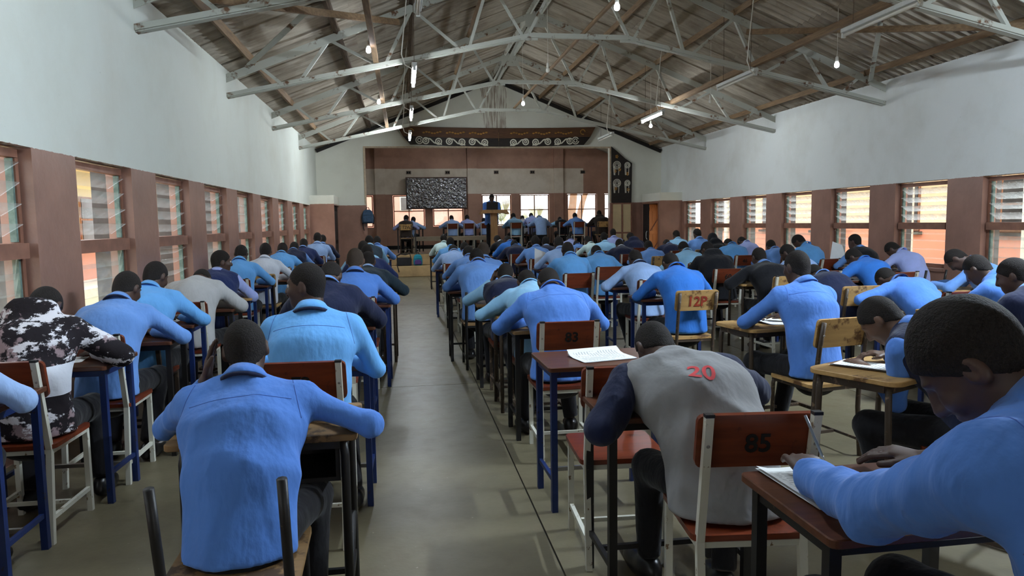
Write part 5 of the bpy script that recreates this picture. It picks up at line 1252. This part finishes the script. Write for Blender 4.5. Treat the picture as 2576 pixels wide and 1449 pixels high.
 ('G', 1939, 618, 11.1, 'bright blue shirt', dict(col='blue', hp=40), 'red', 'black'),
 ('G', 2008, 607, 10.0, 'light blue shirt stooping', dict(col='sky', hp=50, hy=25, yaw=15, size=1.05), 'red', 'black'),
 ('G', 1866, 608, 12.9, 'lavender shirt with head low', dict(col='lav', hp=65, yaw=12), 'red', 'black'),
 ('G', 1792, 602.5, 12.5, 'black hood', dict(wear='hoodup', col2='black', hp=45), 'tan', 'black'),
 ('G', 1753.6, 587, 13.8, 'blue shirt sitting upright', dict(col='blue', hp=20, hy=15), 'tan', 'black'),
 ('G', 1701, 590, 15.6, 'pale sky blue shirt sitting upright', dict(col='cyan', hp=15, hy=15), 'red', 'black'),
 ('G', 1677, 614, 13.9, 'navy sweater lying forward', dict(wear='sweater', col='pale', col2='navy', hp=65), 'red', 'black'),
]
STAGE = [
 ('S', 1022, 549, 21.75, 'dark waistcoat before the 12V chair', dict(wear='vest', col='lav', col2='brown', hp=10, hy=-30, num=('12V', 'stencil_dark', 0.12)), 'tan', 'black'),
 ('S', 1040, 553, 22.5, 'grey shirt half hidden at the left', dict(col='pale', hp=25, yaw=-20), 'red', 'black'),
 ('S', 1135.6, 549, 23.4, 'pale grey-blue shirt left of the lectern', dict(col='pale', hp=25, arms=('X', 'X')), 'red', 'black'),
 ('S', 1175, 548, 23.6, 'lavender shirt just left of the lectern', dict(col='lav', hp=20), 'red', 'black'),
 ('S', 1217, 555, 24.3, 'patterned top hidden by the lectern', dict(col='pale', hp=20), 'red', 'black'),
 ('S', 1291, 544, 22.1, 'pale blue shirt right of the lectern', dict(col='cyan', hp=25, hy=10), 'red', 'black'),
 ('S', 1314, 549, 24.2, 'white shirt by the back wall', dict(col='white', hp=40), 'red', 'black'),
 ('S', 1336, 543, 23.0, 'grey shirt head bent right down', dict(col='lav', hp=60), 'reddark', 'black'),
 ('S', 1356, 549, 22.1, 'grey-blue shirt with tie hanging down his back', dict(col='pale', hp=85, arms=('X', 'X')), None, 'black'),
 ('S', 1408, 553, 23.2, 'dark vest near the right windows', dict(wear='vest', col='cyan', col2='black', hp=55), 'red', 'black'),
 ('S', 1446, 543, 22.2, 'mid blue shirt before the tree', dict(col='blue', hp=25, arms=('X', 'X')), 'red', 'black'),
 ('S', 1507, 537, 21.9, 'dark hooded jacket at the right end', dict(wear='hoodie', col2='brown', hp=10, arms=('X', 'X'), bulk=1.15), 'tan', 'blue'),
]
simple('trouser_brown', srgb(60, 48, 42), 0.9)
CHN = {'red': 'white-framed red-brown chair', 'reddark': 'dark-framed red-brown chair', 'tan': 'worn tan chair', 'bare': 'chair with bare uprights', 'tanwhite': 'white-framed tan chair'}
DKN = {'blue': 'blue-legged desk', 'black': 'black-legged desk', 'tan': 'blue-legged tan desk', 'round': 'round-cornered worn desk', 'box': 'worn desk with shelf', 'tanblack': 'black-legged brown desk'}
FIG = {}; SEAT = {}
def seat_all(lst, base):
    for c, u, v, Y, looks, op, ch, dk in lst:
        P = aty(u, v, Y); op = dict(op); dd = op.pop('dd', None); dx = op.pop('dx', None); cdx = op.pop('cdx', 0.0); num = op.pop('num', None); cr = op.pop('cr', None); nick = op.pop('nick', looks.split(',')[0].split(' before ')[0].split(' behind ')[0].split(' with ')[0]); dyaw = op.pop('dyaw', None); dpos = op.pop('dpos', None); ppos = op.pop('ppos', None)
        g = person('student in ' + looks + (', ' if c != 'S' else ' ') + CP[c], P, base=base, **op)
        if dd is None:
            zs = [q[2] for q in g.p]; yc = float(np.interp(0.735, zs, [q[1] for q in g.p])) if zs[-1] > 0.74 else float(g.p[-1][1]); dd = min(max(0.43, yc + 0.115 + 0.22), 0.60)
        G = g.root; rz = G.rotation_euler.z; key = (c, looks); FIG[key] = g
        fwd = Vector((-math.sin(rz), math.cos(rz), 0)); rt_ = Vector((math.cos(rz), math.sin(rz), 0))
        at = 'of student in ' + nick + (', ' if c != 'S' else ' ') + CP[c]
        cdo = ddo = None
        if ch:
            cdo = place(ch, 'chair', G.location + rt_ * cdx, rz + (rnd.uniform(-0.06, 0.06) if cr is None else R(cr)), CHN[ch] + ' ' + at, 'chair', 'school chairs')
            if num: number(cdo, *num)
        dl = G.location + fwd * dd + rt_ * (rnd.uniform(-0.03, 0.03) if dx is None else dx)
        if dpos: dl = Vector((dpos[0], dpos[1], base))
        if dk: ddo = place(dk, 'desk', dl, rz + (rnd.uniform(-0.03, 0.03) if dyaw is None else R(dyaw)), DKN[dk] + ' ' + at, 'desk', 'school desks')
        pl = dl + rt_ * rnd.uniform(-0.06, 0.06) + fwd * 0.05; pl.z = base + 0.7455
        if ppos: pl = Vector((ppos[0], ppos[1], base + 0.7455))
        pp = paper(pl, rz + rnd.uniform(-0.25, 0.25), 'exam paper ' + at, 2)
        SEAT[key] = (cdo, ddo, pp)
seat_all(LIST, 0.0)
seat_all(STAGE, STG)
g = person('teacher in dark blue shirt standing behind the lectern', aty(1237, 497, 21.55), base=STG, wear='shirt', col='deep', hp=25, standing=True, yaw=180, arms=('S', 'S'), group='teachers', bulk=1.2, hump=0.1, size=1.0)

# the absent student's place: empty chair, desk and papers behind the chair numbered 83
place('red', 'chair', (0.90, 2.96, 0), R(-3), 'empty white-framed chair without number beside the grey sweatshirt student', 'chair', 'school chairs')
place('blue', 'desk', (0.97, 3.53, 0), R(1.5), 'unoccupied blue-legged desk with papers right behind chair 83', 'desk', 'school desks')
paper((1.00, 3.52, 0.7455), R(-78), 'stack of printed exam papers fanned on the unoccupied desk', 5)

# red 20 printed on the back of the grey sweatshirt
def surface_text(o, txt, size, u, v, mat, parent, sx=1.0, lift=0.002):
    dg = bpy.context.evaluated_depsgraph_get(); bpy.context.view_layer.update()
    bm = bmesh.new(); bm.from_mesh(o.data); bm.transform(o.matrix_world); bvh = BVHTree.FromBMesh(bm)
    d = ray(u, v).normalized(); hit, nrm, _, _ = bvh.ray_cast(CAM_POS, d)
    if hit is None: return
    if nrm.dot(d) > 0: nrm = -nrm
    rg = RT.copy(); rg = (rg - nrm * rg.dot(nrm)).normalized(); up_ = Vector((0, 0, 1)); up_ = (up_ - nrm * up_.dot(nrm)).normalized(); rg = up_.cross(nrm)
    if rg.dot(RT) < 0: rg = -rg
    me = text_mesh(txt, size, 0.0, 'printed_number'); b2 = bmesh.new(); b2.from_mesh(me)
    bmesh.ops.triangulate(b2, faces=b2.faces); bmesh.ops.subdivide_edges(b2, edges=list(b2.edges), cuts=2)
    inv = parent.matrix_world.inverted()
    for vt in b2.verts:
        w = hit + rg * vt.co.x * sx + up_ * vt.co.y + nrm * 0.15; h2, n2, _, _ = bvh.ray_cast(w, -nrm)
        vt.co = inv @ ((h2 if h2 is not None else w - nrm * 0.15) + nrm * lift)
    b2.to_mesh(me); b2.free(); bm.free(); return obj('printed_number', me, mat, parent)
g = FIG[('C', 'grey sweatshirt with red 20 and navy sleeves')]
bpy.context.view_layer.update()
surface_text(g.top, '20', 0.085, 1765, 936, 'print_red', g.root, 1.15)

# stitched seams on the shirts nearest the camera
def seams(g, mat, yoke=0.10):
    o = g.top; p, up3, fw3, s = g.p, g.up3, g.fw3, g.s
    def cut(pt, nrm, keep, key, nm):
        bm = bmesh.new(); bm.from_mesh(o.data)
        r_ = bmesh.ops.bisect_plane(bm, geom=list(bm.verts) + list(bm.edges) + list(bm.faces), plane_co=Vector(pt), plane_no=Vector(nrm))
        pts_ = [v.co.copy() for v in r_['geom_cut'] if isinstance(v, bmesh.types.BMVert)]; bm.free()
        pts_ = sorted([q for q in pts_ if keep(np.array(q))], key=lambda q: key(np.array(q)))
        out = []
        for q in pts_:
            if not out or (q - out[-1]).length > 0.012: out.append(q)
        if len(out) > 4: MB().tube(out, 0.0016, 5).build(nm, mat, g.root, True)
    c = p[3] - up3 * yoke * s
    cut(c, up3, lambda q: (q - c) @ fw3 < 0.0 and abs(q[0] - c[0]) < 0.17 * s, lambda q: q[0], 'yoke_seam')
    for e in (-1, 1):
        n_ = unit(np.array([e * 1.0, 0, 0]) + 0.25 * up3); cc = g.sh[e] - n_ * 0.012 * s
        cut(cc, n_, lambda q: np.linalg.norm(q - cc) < 0.12 * s and (q - cc) @ fw3 < 0.02, lambda q: q @ up3, 'armhole_seam')
fabric('seam_thread', srgb(70, 104, 180))
for k_ in (('B', 'blue shirt, head resting on left hand'), ('B', 'bright sky blue shirt, face turned left'), ('C', 'bright blue shirt, broad back'), ('C', 'blue shirt, writing, cut off by the right edge'), ('D', 'blue shirt sitting upright')):
    seams(FIG[k_], 'seam_thread')
# pen in the writing hand at the right edge
g = FIG[('C', 'blue shirt, writing, cut off by the right edge')]
w = g.root.matrix_world @ Vector(tuple(g.wr[-1])); hp_ = atz(2062, 1145, 0.80)
PN = thing('pen', 'grey pen held by the student at the right edge', 'pen', atz(2075, 1160, 0.765))
MB().tube([(0, 0, 0), (-0.006, 0.004, 0.014)], [0.0012, 0.004], 8).build('pen_tip', 'bolt_steel', PN, True)
MB().tube([(-0.006, 0.004, 0.014), (-0.042, 0.035, 0.125)], 0.0042, 8).build('pen_barrel', 'pen_grey', PN, True)

# sheets held up off the desk
for q, Y, rz, lab in (((1358, 650), 10.6, 20, 'white paper lifted up off a desk in the second column right of aisle'), ((2108, 634), 9.6, -10, 'white paper lifted up beside the student in dark leather vest')):
    P = aty(q[0], q[1], Y); T = paper(P, 0, lab, 1, 0.0, True); T.rotation_euler = (R(62), R(20), R(rz))
